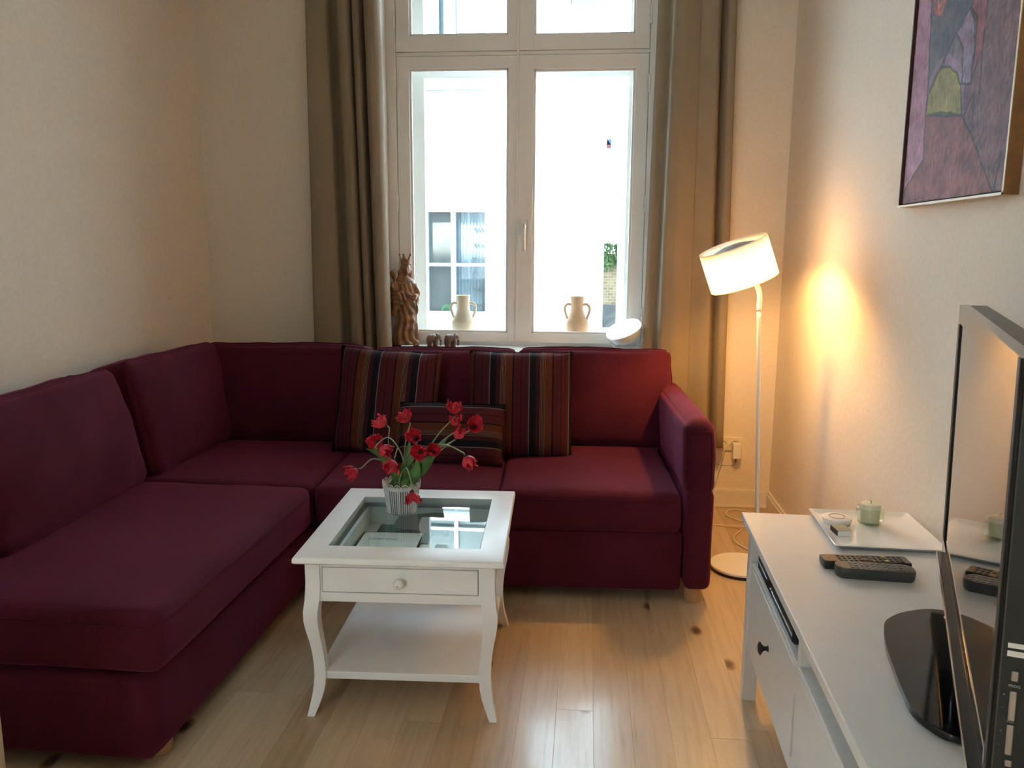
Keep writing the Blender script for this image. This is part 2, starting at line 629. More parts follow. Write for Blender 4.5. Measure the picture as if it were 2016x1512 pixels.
# ---- upholstery: rounded, bulged boxes on a subdivided cube
def soft_fn(hx, hy, hz, r, bul, amp, seed, nf, lean=None):
    off = Vector((seed * 13.7, seed * 7.1, seed * 3.3))

    def f(u, v, w):
        p = Vector((u * hx, v * hy, w * hz))
        c = Vector((max(-(hx - r), min(hx - r, p.x)), max(-(hy - r), min(hy - r, p.y)), max(-(hz - r), min(hz - r, p.z))))
        d = p - c
        if d.length > 1e-9:
            n = d.normalized()
            q = c + n * r
        else:
            n = Vector((0, 0, 1))
            q = p
        a, b_, c_ = (1 - abs(u) ** 2.6), (1 - abs(v) ** 2.6), (1 - abs(w) ** 2.6)
        q = q + Vector((bul[0] * u * b_ * c_, bul[1] * v * a * c_, bul[2] * w * a * b_))
        if amp:
            s = noise.noise(q * nf + off) * amp + noise.noise(q * nf * 2.7 + off) * amp * 0.4
            q = q + n * s
        if lean:
            q = lean(q)
        return q
    return f


def soft_box(name, hx, hy, hz, r, bul, mat, parent, loc, rot=(0, 0, 0), n=18, amp=0.004, seed=1, nf=7.0, lean=None, piping=None, pr=0.0034):
    f = soft_fn(hx, hy, hz, r, bul, amp, seed, nf, lean)

    def tt(i):
        t = 2 * i / n - 1
        return math.copysign(1 - (1 - abs(t)) ** 1.5, t)
    bm = NB()
    cache = {}

    def vert(u, v, w):
        k = (round(u, 5), round(v, 5), round(w, 5))
        if k not in cache:
            cache[k] = bm.verts.new(f(u, v, w))
        return cache[k]
    for ax in range(3):
        for s in (-1, 1):
            for i in range(n):
                for j in range(n):
                    q = []
                    for a, b in ((i, j), (i + 1, j), (i + 1, j + 1), (i, j + 1)):
                        uvw = [tt(a), tt(b)]
                        uvw.insert(ax, s)
                        q.append(vert(*uvw))
                    bm.faces.new(q)
    o = obj(name, bm, mat, parent, True, loc, rot)
    if piping:
        pb = NB()
        for seg in piping:
            tube(pb, [f(*p) for p in seg], pr, 6, cap=True)
        obj('seam_piping', pb, M['sofa_piping'], o, True)
    return o


def edge_loop(pts, n=14):
    out = []
    for a, b in zip(pts, pts[1:]):
        for k in range(n):
            t = k / n
            out.append(tuple(a[i] + (b[i] - a[i]) * t for i in range(3)))
    out.append(pts[-1])
    return out


def remesh(name, bm, voxel, mat, parent, smooth_it=3, deform=None, loc=None, rot=None):
    me = bpy.data.meshes.new(name + '_raw')
    bmesh.ops.recalc_face_normals(bm, faces=bm.faces)
    bm.to_mesh(me)
    bm.free()
    t = bpy.data.objects.new('tmp', me)
    COL.objects.link(t)
    md = t.modifiers.new('r', 'REMESH')
    md.mode = 'VOXEL'
    md.voxel_size = voxel
    ms = t.modifiers.new('s', 'SMOOTH')
    ms.iterations = smooth_it
    ms.factor = 0.5
    dg = bpy.context.evaluated_depsgraph_get()
    dg.update()
    res = bpy.data.meshes.new_from_object(t.evaluated_get(dg))
    bpy.data.objects.remove(t)
    bpy.data.meshes.remove(me)
    if deform:
        nr = [v.normal.copy() for v in res.vertices]
        for v, n_ in zip(res.vertices, nr):
            v.co = deform(v.co, n_)
    res.name = name
    return link_mesh(name, res, mat, parent, True, loc, rot)


def ellipsoid(bm, c, rx, ry, rz, rot=None, seg=16):
    r = bmesh.ops.create_uvsphere(bm, u_segments=seg, v_segments=max(8, seg // 2), radius=1.0)
    m = Matrix.Translation(c)
    if rot is not None:
        m = m @ Euler(rot).to_matrix().to_4x4()
    m = m @ Matrix.Diagonal((rx, ry, rz, 1))
    bmesh.ops.transform(bm, matrix=m, verts=r['verts'])


def text_obj(name, body, size, mat, parent, loc, rot, ex=0.0002, align='LEFT', shear=0.0):
    cu = bpy.data.curves.new(name, 'FONT')
    cu.body = body
    cu.size = size
    cu.extrude = ex
    cu.align_x = align
    cu.shear = shear
    t = bpy.data.objects.new('tmp', cu)
    COL.objects.link(t)
    dg = bpy.context.evaluated_depsgraph_get()
    dg.update()
    me = bpy.data.meshes.new_from_object(t.evaluated_get(dg))
    bpy.data.objects.remove(t)
    return link_mesh(name, me, mat, parent, False, loc, rot)


# ================================================================== ROOM
XL, XR, YB, YR, ZC = -2.01, 0.965, 4.20, -1.9, 2.95
WX0, WX1, WZ0, WZ1 = -1.055, 0.322, 0.83, 2.86     # window opening
bm = NB(); box(bm, XL - 0.3, XL, YR, YB + 0.42, -0.05, ZC); struct('wall_left', bm, M['wall'])
bm = NB(); box(bm, XR, XR + 0.3, YR, YB + 0.42, -0.05, ZC); struct('wall_right', bm, M['wall'])
RX0, RX1, RZ0, RZ1 = -1.95, -1.05, 0.85, 2.55      # second window, behind the photographer
bm = NB()
box(bm, XL - 0.3, RX0, YR - 0.3, YR, -0.05, ZC)
box(bm, RX1, XR + 0.3, YR - 0.3, YR, -0.05, ZC)
box(bm, RX0, RX1, YR - 0.3, YR, -0.05, RZ0)
box(bm, RX0, RX1, YR - 0.3, YR, RZ1, ZC)
struct('wall_rear', bm, M['wall'])
bm = NB()
box(bm, XL, WX0, YB, YB + 0.42, -0.05, ZC)
box(bm, WX1, XR, YB, YB + 0.42, -0.05, ZC)
box(bm, WX0, WX1, YB, YB + 0.42, -0.05, WZ0 - 0.03)
box(bm, WX0, WX1, YB, YB + 0.42, WZ1, ZC)
struct('wall_back', bm, M['wall'])
bm = NB(); box(bm, XL, -1.164, 1.26, 1.38, 0, ZC); struct('wall_front', bm, M['wall'])
bm = NB(); box(bm, -1.164, -1.150, 1.25, 1.39, 0, ZC, 0.002); struct('trim_1', bm, M['jamb'])
bm = NB(); box(bm, XL - 0.3, XR + 0.3, YR - 0.3, YB + 0.42, ZC, ZC + 0.35); struct('ceiling', bm, M['ceiling'])

# floor: base slab + individual oak planks
bm = NB(); box(bm, XL, XR, YR, YB, -0.05, -0.004)
floor = struct('floor', bm, M['floor'])
PW = 0.108
plank_mesh = {}


def plank_data(L, w):
    k = (round(L, 3), round(w, 4))
    if k not in plank_mesh:
        b = NB()
        box(b, 0.0001, w - 0.0001, 0.0001, L - 0.0001, -0.004, 0.0, 0.0006, 1)
        me = bpy.data.meshes.new('plank')
        bmesh.ops.recalc_face_normals(b, faces=b.faces)
        b.to_mesh(me)
        b.free()
        me.materials.append(M['floor'])
        plank_mesh[k] = me
    return plank_mesh[k]


ncol = int(math.ceil((XR - XL) / PW))
for i in range(ncol):
    x = XL + i * PW
    w = min(PW, XR - x)
    if w < 0.01:
        continue
    starts = [YR, YR + [0.45, 0.9, 1.2, 0.65][i % 4] + 0.1 * random.randint(0, 2)]
    while starts[-1] < YB:
        starts.append(starts[-1] + random.choice([1.2, 1.4, 1.6]))
    starts[-1] = YB
    if starts[-1] - starts[-2] < 0.25:
        del starts[-2]
    for a, b_ in zip(starts, starts[1:]):
        o = bpy.data.objects.new('plank', plank_data(b_ - a, w))
        COL.objects.link(o)
        o.parent = floor
        o.location = (x, a, 0)

# baseboards
bm = NB()
box(bm, XL, XR, YB - 0.016, YB, 0, 0.075); box(bm, XL, XR, YB - 0.011, YB, 0.075, 0.092, 0.004)
box(bm, XL, XR, YB - 0.026, YB - 0.016, 0, 0.014, 0.003)
struct('baseboard_back', bm, M['baseboard'])
bm = NB()
box(bm, XR - 0.016, XR, YR, YB - 0.016, 0, 0.075); box(bm, XR - 0.011, XR, YR, YB - 0.011, 0.075, 0.092, 0.004)
struct('baseboard_right', bm, M['baseboard'])
bm = NB()
box(bm, XL, XL + 0.016, 1.38, YB - 0.016, 0, 0.075); box(bm, XL, XL + 0.011, 1.38, YB - 0.011, 0.075, 0.092, 0.004)
struct('baseboard_left', bm, M['baseboard'])

# ================================================================== WINDOW
win = struct_empty('window_1', (0, 0, 0))
WM = M['window_white']


def wpart(name, bm, mat=WM, parent=None, **k):
    return obj(name, bm, mat, parent or win, **k)


FY = 4.300   # room-side face of the sashes
bm = NB()   # fixed inner frame
box(bm, WX0 + 0.003, -1.002, FY - 0.004, FY + 0.06, WZ0, WZ1 - 0.003, 0.003)
box(bm, 0.284, WX1 - 0.003, FY - 0.004, FY + 0.06, WZ0, WZ1 - 0.003, 0.003)
box(bm, -1.002, 0.284, FY + 0.006, FY + 0.06, 2.295, 2.313)
box(bm, -1.002, 0.284, FY - 0.004, FY + 0.06, 2.80, WZ1 - 0.003, 0.003)
wpart('window_frame', bm)


def sash(x0, x1, z0, z1, l, r, b, t):
    m = NB()
    gx0, gx1, gz0, gz1 = x0 + l, x1 - r, z0 + b, z1 - t
    box(m, x0, gx0, FY, FY + 0.048, z0, z1, 0.004)
    box(m, gx1, x1, FY, FY + 0.048, z0, z1, 0.004)
    box(m, gx0 - 0.004, gx1 + 0.004, FY + 0.001, FY + 0.047, z0, gz0, 0.003)
    box(m, gx0 - 0.004, gx1 + 0.004, FY + 0.001, FY + 0.047, gz1, z1, 0.003)
    s = wpart('sash', m)
    m = NB()   # glazing bead
    e = 0.011
    for (a, b_, c, d) in ((gx0, gx0 + e, gz0, gz1), (gx1 - e, gx1, gz0, gz1), (gx0, gx1, gz0, gz0 + e), (gx0, gx1, gz1 - e, gz1)):
        box(m, a, b_, FY + 0.012, FY + 0.026, c, d, 0.003)
    obj('glazing_bead', m, WM, s)
    m = NB()
    box(m, gx0, gx1, FY + 0.026, FY + 0.029, gz0, gz1)
    obj('pane', m, M['pane'], s)
    return s


sl = sash(-1.000, -0.375, 0.835, 2.293, 0.066, 0.047, 0.050, 0.060)
sr = sash(-0.371, 0.282, 0.835, 2.293, 0.078, 0.066, 0.050, 0.070)
sash(-1.000, -0.375, 2.315, 2.79, 0.070, 0.048, 0.078, 0.06)
sash(-0.371, 0.282, 2.315, 2.79, 0.078, 0.072, 0.072, 0.06)
bm = NB(); box(bm, -0.379, -0.367, FY - 0.006, FY + 0.002, 0.84, 2.79, 0.002); wpart('meeting_strip', bm)
# hinges
for hx, hz in ((-1.006, 2.47), (-1.005, 2.135), (-1.002, 1.56), (-1.001, 1.00), (0.286, 2.47), (0.286, 2.146), (0.284, 1.56), (0.284, 0.98)):
    bm = NB()
    lathe(bm, [(0.0, -0.045), (0.0055, -0.043), (0.0065, -0.002), (0.005, 0.0), (0.0065, 0.002), (0.0065, 0.041), (0.004, 0.046), (0.0, 0.047)], 10, cap=False)
    wpart('hinge', bm, WM, None, autosmooth=40, loc=(hx, FY - 0.008, hz))
# handle
bm = NB()
box(bm, -0.018, 0.018, 0.0, -0.012, -0.035, 0.035, 0.004)
lathe(bm, [(0.0, -0.04), (0.010, -0.038), (0.010, -0.01)], 14, 'Y')
hd = wpart('handle_plate', bm, WM, None, loc=(-0.333, FY, 1.442))
bm = NB()
tube(bm, smooth_path([(0, -0.036, 0.012), (0, -0.042, 0.0), (0, -0.044, -0.02), (0, -0.042, -0.06), (0, -0.040, -0.125)], 5), [0.008] * 6 + [0.0075] * 15, 10)
obj('handle_lever', bm, plain('handle_satin', (0.62, 0.58, 0.50), 0.3, metal=0.6), hd, True)
# inner window board (deep sill) and plaster reveal corners
bm = NB()
prism(bm, [(WX0 + 0.004, FY - 0.004), (WX0 + 0.004, 4.192), (-0.990, 4.192), (-0.990, 4.055), (0.272, 4.055), (0.272, 4.192), (WX1 - 0.004, 4.192), (WX1 - 0.004, FY - 0.004)], 0.79, 0.818, 0.004)
wpart('window_sill', bm)
bm = NB()
box(bm, WX0 - 0.014, WX0 + 0.004, YB - 0.010, FY - 0.004, 0.818, 2.87, 0.004)
box(bm, WX1 - 0.004, WX1 + 0.014, YB - 0.010, FY - 0.004, 0.818, 2.87, 0.004)
box(bm, WX0, WX1, YB - 0.010, FY, 2.852, 2.87, 0.004)
wpart('reveal_trim', bm, M['reveal_white'])
# box between the two windows, and the outer window
bm = NB()
box(bm, WX0 + 0.002, WX1 - 0.002, FY + 0.06, 4.56, 0.80, 0.868)
wpart('outer_ledge', bm, M['facade_white'])
OX0, OX1, OZ0, OZ1 = -0.968, 0.238, 0.868, 2.262
bm = NB()
OW = M['facade_white']
box(bm, WX0 + 0.003, OX0 + 0.072, 4.50, 4.56, 0.868, WZ1 - 0.003, 0.004)
box(bm, OX1 - 0.044, WX1 - 0.003, 4.50, 4.56, 0.868, WZ1 - 0.003, 0.004)
box(bm, OX0 + 0.072, OX1 - 0.044, 4.50, 4.56, 0.868, 0.885, 0.003)
box(bm, OX0 + 0.072, OX1 - 0.044, 4.50, 4.56, 2.225, 2.35, 0.003)
box(bm, OX0 + 0.072, OX1 - 0.044, 4.50, 4.56, 2.80, WZ1 - 0.003, 0.003)
box(bm, -0.395, -0.330, 4.50, 4.56, 0.885, 2.80, 0.003)
of = wpart('outer_frame', bm, OW)
for a, b_ in ((OX0 + 0.072, -0.395), (-0.330, OX1 - 0.044)):
    for c, d in ((0.885, 2.225), (2.35, 2.80)):
        bm = NB(); box(bm, a, b_, 4.53, 4.533, c, d)
        obj('outer_pane', bm, M['pane'], of)
# the second window, in the rear wall (out of frame): frame, mullion and panes
win2 = struct_empty('window_2', (0, 0, 0))
bm = NB()
e = 0.07
for (a, b_, c, d) in ((RX0, RX0 + e, RZ0, RZ1), (RX1 - e, RX1, RZ0, RZ1), (RX0 + e, RX1 - e, RZ0, RZ0 + e), (RX0 + e, RX1 - e, RZ1 - e, RZ1), (-1.53, -1.47, RZ0 + e, RZ1 - e)):
    box(bm, a, b_, YR - 0.14, YR - 0.08, c, d, 0.004)
obj('window_frame', bm, WM, win2)
for a, b_ in ((RX0 + e, -1.53), (-1.47, RX1 - e)):
    bm = NB(); box(bm, a, b_, YR - 0.112, YR - 0.109, RZ0 + e, RZ1 - e); obj('pane', bm, M['pane'], win2)
# exterior of our own house, so nothing shines round the edges
bm = NB()
box(bm, -12, XL - 0.3, 4.3, 4.62, -0.6, 7.5)
box(bm, XR + 0.3, 12, 4.3, 4.62, -0.6, 7.5)
box(bm, XL - 0.3, XR + 0.3, 4.3, 4.62, ZC + 0.35, 7.5)
struct('wall_outside', bm, M['facade'])

# ================================================================== OUTSIDE
bm = NB(); box(bm, -25, 25, 4.62, 45, -0.45, -0.40); struct('ground_street', bm, M['street'])
bl = thing('building', 'white rendered house across the street seen through the window', 'building', (-2.0, 11.0, -0.40))
bx, by, bz = -2.0, 11.0, -0.40
WIN = [(-2.235, -1.335, 0.40, 2.92), (-2.31, -1.33, 3.30, 5.6), (-5.2, -4.3, 0.40, 2.92), (-0.35, 0.09, 4.34, 6.2)]
bm = NB()
x0, x1, z0, z1 = -9.0, 0.205, -0.40, 7.8
xs = sorted({x0, x1} | {w[0] for w in WIN} | {w[1] for w in WIN})
zs = sorted({z0, z1} | {w[2] for w in WIN} | {w[3] for w in WIN})
for a, b_ in zip(xs, xs[1:]):
    for c, d in zip(zs, zs[1:]):
        mx_, mz_ = (a + b_) / 2, (c + d) / 2
        if any(w[0] < mx_ < w[1] and w[2] < mz_ < w[3] for w in WIN):
            continue
        box(bm, a - bx, b_ - bx, 0, 0.30, c - bz, d - bz)
box(bm, x0 - bx, x1 - bx, 0.30, 0.34, z0 - bz, z1 - bz)
obj('facade_wall', bm, M['facade'], bl)
bm = NB(); box(bm, x0 - bx, x1 - bx, -0.10, 0.0, 3.36 - bz, 3.48 - bz, 0.03); obj('cornice', bm, M['facade'], bl)
bm = NB(); box(bm, x0 - bx - 0.3, x1 - bx + 0.05, -0.3, 3, z1 - bz, z1 - bz + 0.25); obj('roof_slab', bm, M['stone'], bl)
for wi, (a, b_, c, d) in enumerate(WIN):
    a, b_, c, d = a - bx, b_ - bx, c - bz, d - bz
    main = wi == 0
    bm = NB()
    fw = 0.055
    box(bm, a, a + fw, 0.06, 0.14, c, d); box(bm, b_ - fw, b_, 0.06, 0.14, c, d)
    box(bm, a + fw, b_ - fw, 0.06, 0.14, c, c + fw); box(bm, a + fw, b_ - fw, 0.06, 0.14, d - fw, d)
    if main or wi == 2:
        mx_ = a + 0.405
        box(bm, mx_ - 0.028, mx_ + 0.028, 0.06, 0.14, c + fw, c + 1.40)
        box(bm, a + fw, b_ - fw, 0.052, 0.13, c + 0.672, c + 0.712)
        box(bm, a + fw, b_ - fw, 0.054, 0.132, c + 1.395, c + 1.45)
    fr = obj('window_frame', bm, M['facade_white'], bl)
    bm = NB(); box(bm, a - 0.05, b_ + 0.05, -0.08, 0.06, c - 0.05, c); obj('window_ledge', bm, M['facade_white'], bl)
    if main or wi == 2:
        for (p, q, s, t_) in ((a + fw, mx_ - 0.028, c + fw, c + 0.672), (mx_ + 0.028, b_ - fw, c + fw, c + 0.672), (a + fw, mx_ - 0.028, c + 0.712, c + 1.39), (mx_ + 0.028, b_ - fw, c + 0.712, c + 1.39)):
            bm = NB(); box(bm, p, q, 0.10, 0.104, s, t_); obj('pane', bm, M['pane'], fr)
        bm = NB(); box(bm, a + fw, b_ - fw, 0.09, 0.11, c + 1.45, d - fw); obj('roller_blind', bm, M['blind_white'], bl)
        bm = NB(); box(bm, a + fw, mx_, 0.20, 0.22, c, c + 1.42); obj('grey_screen', bm, M['ext_grey'], bl)
        bm = NB()
        n = 60
        prev = None
        for k in range(n + 1):
            xx = mx_ - 0.02 + (b_ - mx_) * k / n
            yy = 0.22 + 0.02 * math.sin(k * 1.15)
            v0, v1 = bm.verts.new((xx, yy, c)), bm.verts.new((xx, yy, c + 1.42))
            if prev:
                bm.faces.new((prev[0], v0, v1, prev[1]))
            prev = (v0, v1)
        obj('pleated_drape', bm, M['ext_blue'], bl, True)
        for k in range(6):
            bm = NB(); box(bm, b_ - 0.24, b_ - 0.02, 0.16, 0.185, c + 0.13 + k * 0.212, c + 0.15 + k * 0.212); obj('slat', bm, M['ext_slat'], bl)
    elif wi == 1:
        mx_ = a + 0.50
        bm = NB(); box(bm, mx_ - 0.028, mx_ + 0.028, 0.06, 0.14, c + fw, d - fw); box(bm, a + fw, b_ - fw, 0.052, 0.13, c + 0.33, c + 0.37); obj('mullion', bm, M['facade_white'], fr)
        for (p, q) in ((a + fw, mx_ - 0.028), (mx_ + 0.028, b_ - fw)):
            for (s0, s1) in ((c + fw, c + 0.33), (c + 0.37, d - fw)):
                bm = NB(); box(bm, p, q, 0.10, 0.11, s0, s1); obj('pane', bm, M['pane_sky_painted'], fr)
        bm = NB(); box(bm, a + 0.16, a + 0.33, -0.02, 0.05, c + 0.72, d - 0.1); obj('dark_shutter', bm, M['ext_dark'], bl)
    else:
        bm = NB(); box(bm, a + fw, b_ - fw, 0.10, 0.11, c + fw, d - fw); obj('pane', bm, M['ext_dark'], fr)
# small shrub glimpsed low in the opposite window
sh = thing('shrub', 'small green shrub glimpsed in the opposite window, low behind the pale jar', 'shrub', (-1.92, 11.16, 0.40))
bm = NB()
for k in range(40):
    a, e = random.random() * 6.28, random.random() * 1.4
    rr = 0.10
    ellipsoid(bm, (rr * math.cos(a) * math.cos(e), 0.015 * math.sin(a), 0.01 + rr * math.sin(e) * 1.2), 0.03, 0.012, 0.03, seg=8)
obj('foliage', bm, M['ext_green'], sh)

# garden wall, ivy and gate pier to the right of the house
gw = thing('garden_wall', 'yellow brick garden wall with ivy in the gap beside the white house', 'wall', (0.5, 18.0, -0.40))
bm = NB(); box(bm, -2.5, 1.6, 0, 0.25, 0.50, 1.60); obj('brickwork', bm, M['brick'], gw)
bm = NB(); box(bm, -2.5, 1.6, -0.06, 0.27, 0, 0.50, 0.02); obj('stone_base', bm, M['stone'], gw)
iv = thing('ivy', 'green ivy hanging over the top of the brick garden wall', 'ivy', (0.5, 17.98, 1.0))
bm = NB()
for k in range(1500):
    x, z = random.uniform(-0.9, 0.9), random.uniform(-0.18, 0.40)
    if z < -0.05 and random.random() < 0.5:
        continue
    s = random.uniform(0.022, 0.045)
    m = Matrix.Translation((x, -0.05 - random.random() * 0.08, z)) @ Euler((random.uniform(-.8, .8), random.uniform(-.8, .8), random.uniform(0, 6))).to_matrix().to_4x4()
    vs = [bm.verts.new(m @ Vector(p)) for p in ((-s, 0, 0), (-s * .4, -s * .1, s * .8), (0, 0, s * 1.3), (s * .4, -s * .1, s * .8), (s, 0, 0), (0, 0, -s * .7))]
    bm.faces.new(vs)
o = obj('ivy_leaves', bm, M['ivy'], iv)
o['kind'] = 'stuff'
gp = thing('gate_pier', 'white rendered gate pier right of the brick garden wall', 'pier', (1.45, 13.0, -0.40))
bm = NB(); box(bm, -0.98, 2.6, 0, 0.5, 0, 5.6); obj('pier_shaft', bm, M['facade'], gp)
bm = NB(); box(bm, -1.0, 2.7, -0.06, 0.56, 5.6, 5.75, 0.02); obj('pier_cap', bm, M['facade'], gp)
# small coloured sign on the facade corner
sg = thing('street_sign', 'small red and blue sign on the white house corner, upper right pane', 'sign', (0.27, 11.2, 2.63))
bm = NB(); box(bm, -0.055, 0.055, 0, 0.012, 0.045, 0.115); obj('blue_field', bm, M['sign_blue'], sg)
bm = NB(); prism(bm, [(-0.055, 0.0), (-0.055, 0.115), (0.03, 0.0)], -0.004, 0.0); xform(bm, Matrix.Rotation(R(90), 4, 'X')); obj('red_field', bm, M['sign_red'], sg)
bm = NB(); box(bm, -0.07, 0.07, 0.012, 0.02, -0.03, 0.13); obj('sign_panel', bm, M['facade_white'], sg)
bm = NB(); box(bm, -0.075, -0.05, 0.0, 0.015, 0.02, 0.05); obj('bracket', bm, M['stone'], sg)

# ================================================================== CURTAINS
def curtain(name, label, path, z0, z1, n=10, drift=None):
    P = smooth_path([(x, y, 0) for x, y in path], n)
    bm = NB()
    zs = [z0 + (z1 - z0) * k / 24 for k in range(25)]
    rows = []
    cx = sum(p.x for p in P) / len(P)
    for z in zs:
        t = (z - z0) / (z1 - z0)
        row = []
        for p in P:
            d = drift(t, p) if drift else (0, 0)
            w = 0.006 * noise.noise(Vector((p.x * 9, z * 1.4, 3.1)))
            row.append(bm.verts.new((p.x + d[0], p.y + d[1] + w, z)))
        rows.append(row)
    for a, b_ in zip(rows, rows[1:]):
        for k in range(len(P) - 1):
            bm.faces.new((a[k], a[k + 1], b_[k + 1], b_[k]))
    me = bpy.data.meshes.new(name)
    bm.to_mesh(me)
    bm.free()
    o = link_mesh(name, me, M['curtain'], None, True)
    md = o.modifiers.new('thick', 'SOLIDIFY')
    md.thickness = 0.003
    tag(o, label, 'curtain', None)
    # bottom hem
    hb = NB()
    tube(hb, [rows_co for rows_co in [(p.x + (drift(0, p)[0] if drift else 0), p.y + (drift(0, p)[1] if drift else 0), z0 + 0.004) for p in P]], 0.0035, 6)
    obj('hem', hb, M['curtain'], o, True)
    return o


curtain('curtain', 'taupe curtain drawn to the statue side of the window', [
    (-1.415, 4.150), (-1.400, 4.100), (-1.350, 4.085), (-1.300, 4.095), (-1.285, 4.150), (-1.265, 4.165), (-1.243, 4.140), (-1.236, 4.085),
    (-1.200, 4.068), (-1.182, 4.085), (-1.180, 4.140), (-1.172, 4.145), (-1.166, 4.090), (-1.140, 4.070), (-1.128, 4.085), (-1.124, 4.140), (-1.114, 4.145), (-1.106, 4.085),
    (-1.080, 4.046), (-1.050, 4.052), (-1.034, 4.080), (-1.034, 4.115)], 0.30, 2.93,
    drift=lambda t, p: (0.035 * (t - 0.8) * (1 if p.x < -1.3 else -1.0) - 0.0 + (1 - t) * 0.012, 0))
curtain('curtain', 'taupe curtain beside the floor lamp, lit warm by it', [
    (0.312, 4.158), (0.335, 4.140), (0.366, 4.138), (0.380, 4.108), (0.384, 4.068), (0.420, 4.050), (0.470, 4.068), (0.510, 4.085), (0.560, 4.072), (0.590, 4.075), (0.603, 4.115),
    (0.612, 4.150), (0.622, 4.110), (0.640, 4.085), (0.668, 4.095), (0.676, 4.150)], 0.33, 2.93,
    drift=lambda t, p: ((-0.035 if p.x < 0.40 else (p.x - 0.40) * 0.16) * (1 - t) + (-0.012 if p.x > 0.5 else 0.0), 0))
bm = NB()
tube(bm, [(-1.7, 4.11, 2.935), (XR - 0.02, 4.11, 2.935)], 0.012, 10)
tag(obj('curtain_rail', bm, M['lamp_white'], None, True), 'white curtain rail above the window', 'curtain rail')

# ================================================================== SOFA
sofa = thing('corner_sofa', 'large wine red L-shaped corner sofa with loose back cushions along the wall and window', 'sofa', (0, 0, 0))
SM = M['sofa']
# -- bases
ROT = R(2.6)


def rs(x, y):   # right section: turned a little against the wall, pivot at the inner corner
    px, py = -1.03, 2.905
    dx, dy = x - px, y - py
    return (px + dx * math.cos(ROT) - dy * math.sin(ROT), py + dx * math.sin(ROT) + dy * math.cos(ROT))


c_ = rs(-0.325, 3.38)
soft_box('base', 0.705, 0.47, 0.118, 0.018, (0, 0.004, 0), SM, sofa, (c_[0], c_[1], 0.162), (0, 0, ROT), 14, 0.001, 3)
soft_box('base', 0.445, 1.03, 0.112, 0.018, (0.004, 0, 0), SM, sofa, (-1.500, 2.815, 0.157), (0, 0, R(-0.8)), 14, 0.001, 4)
# -- seat cushions
for (xa, xb, sd) in ((-1.028, -0.318, 5), (-0.316, 0.372, 6)):
    c_ = rs((xa + xb) / 2, 3.325)
    hx = (xb - xa) / 2
    soft_box('seat_cushion', hx, 0.428, 0.078, 0.030, (0.0, 0.004, 0.014), SM, sofa, (c_[0], c_[1], 0.355), (0, 0, ROT), 20, 0.003, sd, 6.0,
             piping=[edge_loop([(-1, -0.985, 0.62), (1, -0.985, 0.62)], 24)])
soft_box('seat_cushion', 0.440, 0.555, 0.082, 0.032, (0.004, 0.0, 0.014), SM, sofa, (-1.475, 2.345, 0.358), (0, 0, R(-0.6)), 22, 0.003, 7, 6.0,
         piping=[edge_loop([(-1, -0.985, 0.62), (0.985, -0.985, 0.62), (0.985, 1, 0.62)], 22)])
soft_box('seat_cushion', 0.435, 0.375, 0.080, 0.028, (0, 0.0, 0.010), SM, sofa, (-1.474, 3.278, 0.356), (0, 0, R(0.8)), 18, 0.003, 8, 6.0)
# -- back frames
c_ = rs(-0.325, 3.89)
soft_box('back_frame', 0.70, 0.055, 0.27, 0.03, (0, 0, 0), SM, sofa, (c_[0], c_[1], 0.42), (0, 0, ROT), 10, 0.001, 9)
soft_box('back_frame', 0.050, 1.02, 0.27, 0.03, (0, 0, 0), SM, sofa, (-1.940, 2.80, 0.42), (0, 0, 0), 10, 0.001, 10)
soft_box('back_frame', 0.46, 0.055, 0.27, 0.03, (0, 0, 0), SM, sofa, (-1.48, 3.83, 0.42), (0, 0, R(1)), 10, 0.001, 10)
# -- back cushions (thick, slightly wrinkled); local y = thickness
TOPP = [edge_loop([(-0.95, -0.72, 0.985), (0.95, -0.72, 0.985)], 24), edge_loop([(0.985, -0.72, -0.9), (0.985, -0.72, 0.95)], 20), edge_loop([(-0.985, -0.72, -0.9), (-0.985, -0.72, 0.95)], 20)]
for (xa, xb, top, sd, rx) in ((-1.76, -0.980, 0.864, 11, -12), (-0.952, -0.276, 0.852, 12, -12), (-0.274, 0.424, 0.858, 13, -12)):
    c_ = rs((xa + xb) / 2, 3.735)
    hz = (top - 0.418) / 2 / math.cos(R(rx))
    soft_box('back_cushion', (xb - xa) / 2, 0.105, hz, 0.036, (0.006, 0.045, 0.010), SM, sofa, (c_[0], c_[1] - 0.005, 0.42 + (top - 0.418) / 2), (R(rx), 0, ROT), 24, 0.006, sd, 6.5, piping=TOPP)
for (ya, yb, top, sd, kx, kz) in ((2.05, 2.895, 0.860, 14, -15, 2), (2.935, 3.69, 0.872, 15, -13, -1.0)):
    hz = (top - 0.418) / 2 / math.cos(R(kx))
    soft_box('back_cushion', (yb - ya) / 2, 0.105, hz, 0.045, (0.006, 0.050, 0.004), SM, sofa, (-1.800, (ya + yb) / 2, 0.42 + (top - 0.418) / 2), (R(kx), 0, R(90 + kz)), 24, 0.009, sd, 6.0, piping=TOPP)
# -- arm: plump upper pad over a flat lower panel
a0 = rs(0.436, 3.335)
soft_box('armrest', 0.058, 0.44, 0.150, 0.050, (0.006, 0.004, 0.012), SM, sofa, (a0[0] - 0.004, a0[1], 0.562), (0, R(-3), ROT), 20, 0.004, 21, 8.0,
         piping=[edge_loop([(-0.72, -0.985, -0.9), (-0.72, -0.985, 0.72), (0.72, -0.985, 0.72), (0.72, -0.985, -0.9)], 10)])
soft_box('arm_panel', 0.050, 0.455, 0.198, 0.028, (0.003, 0.003, 0), SM, sofa, (a0[0] + 0.002, a0[1] + 0.012, 0.252), (0, 0, ROT), 16, 0.002, 22)
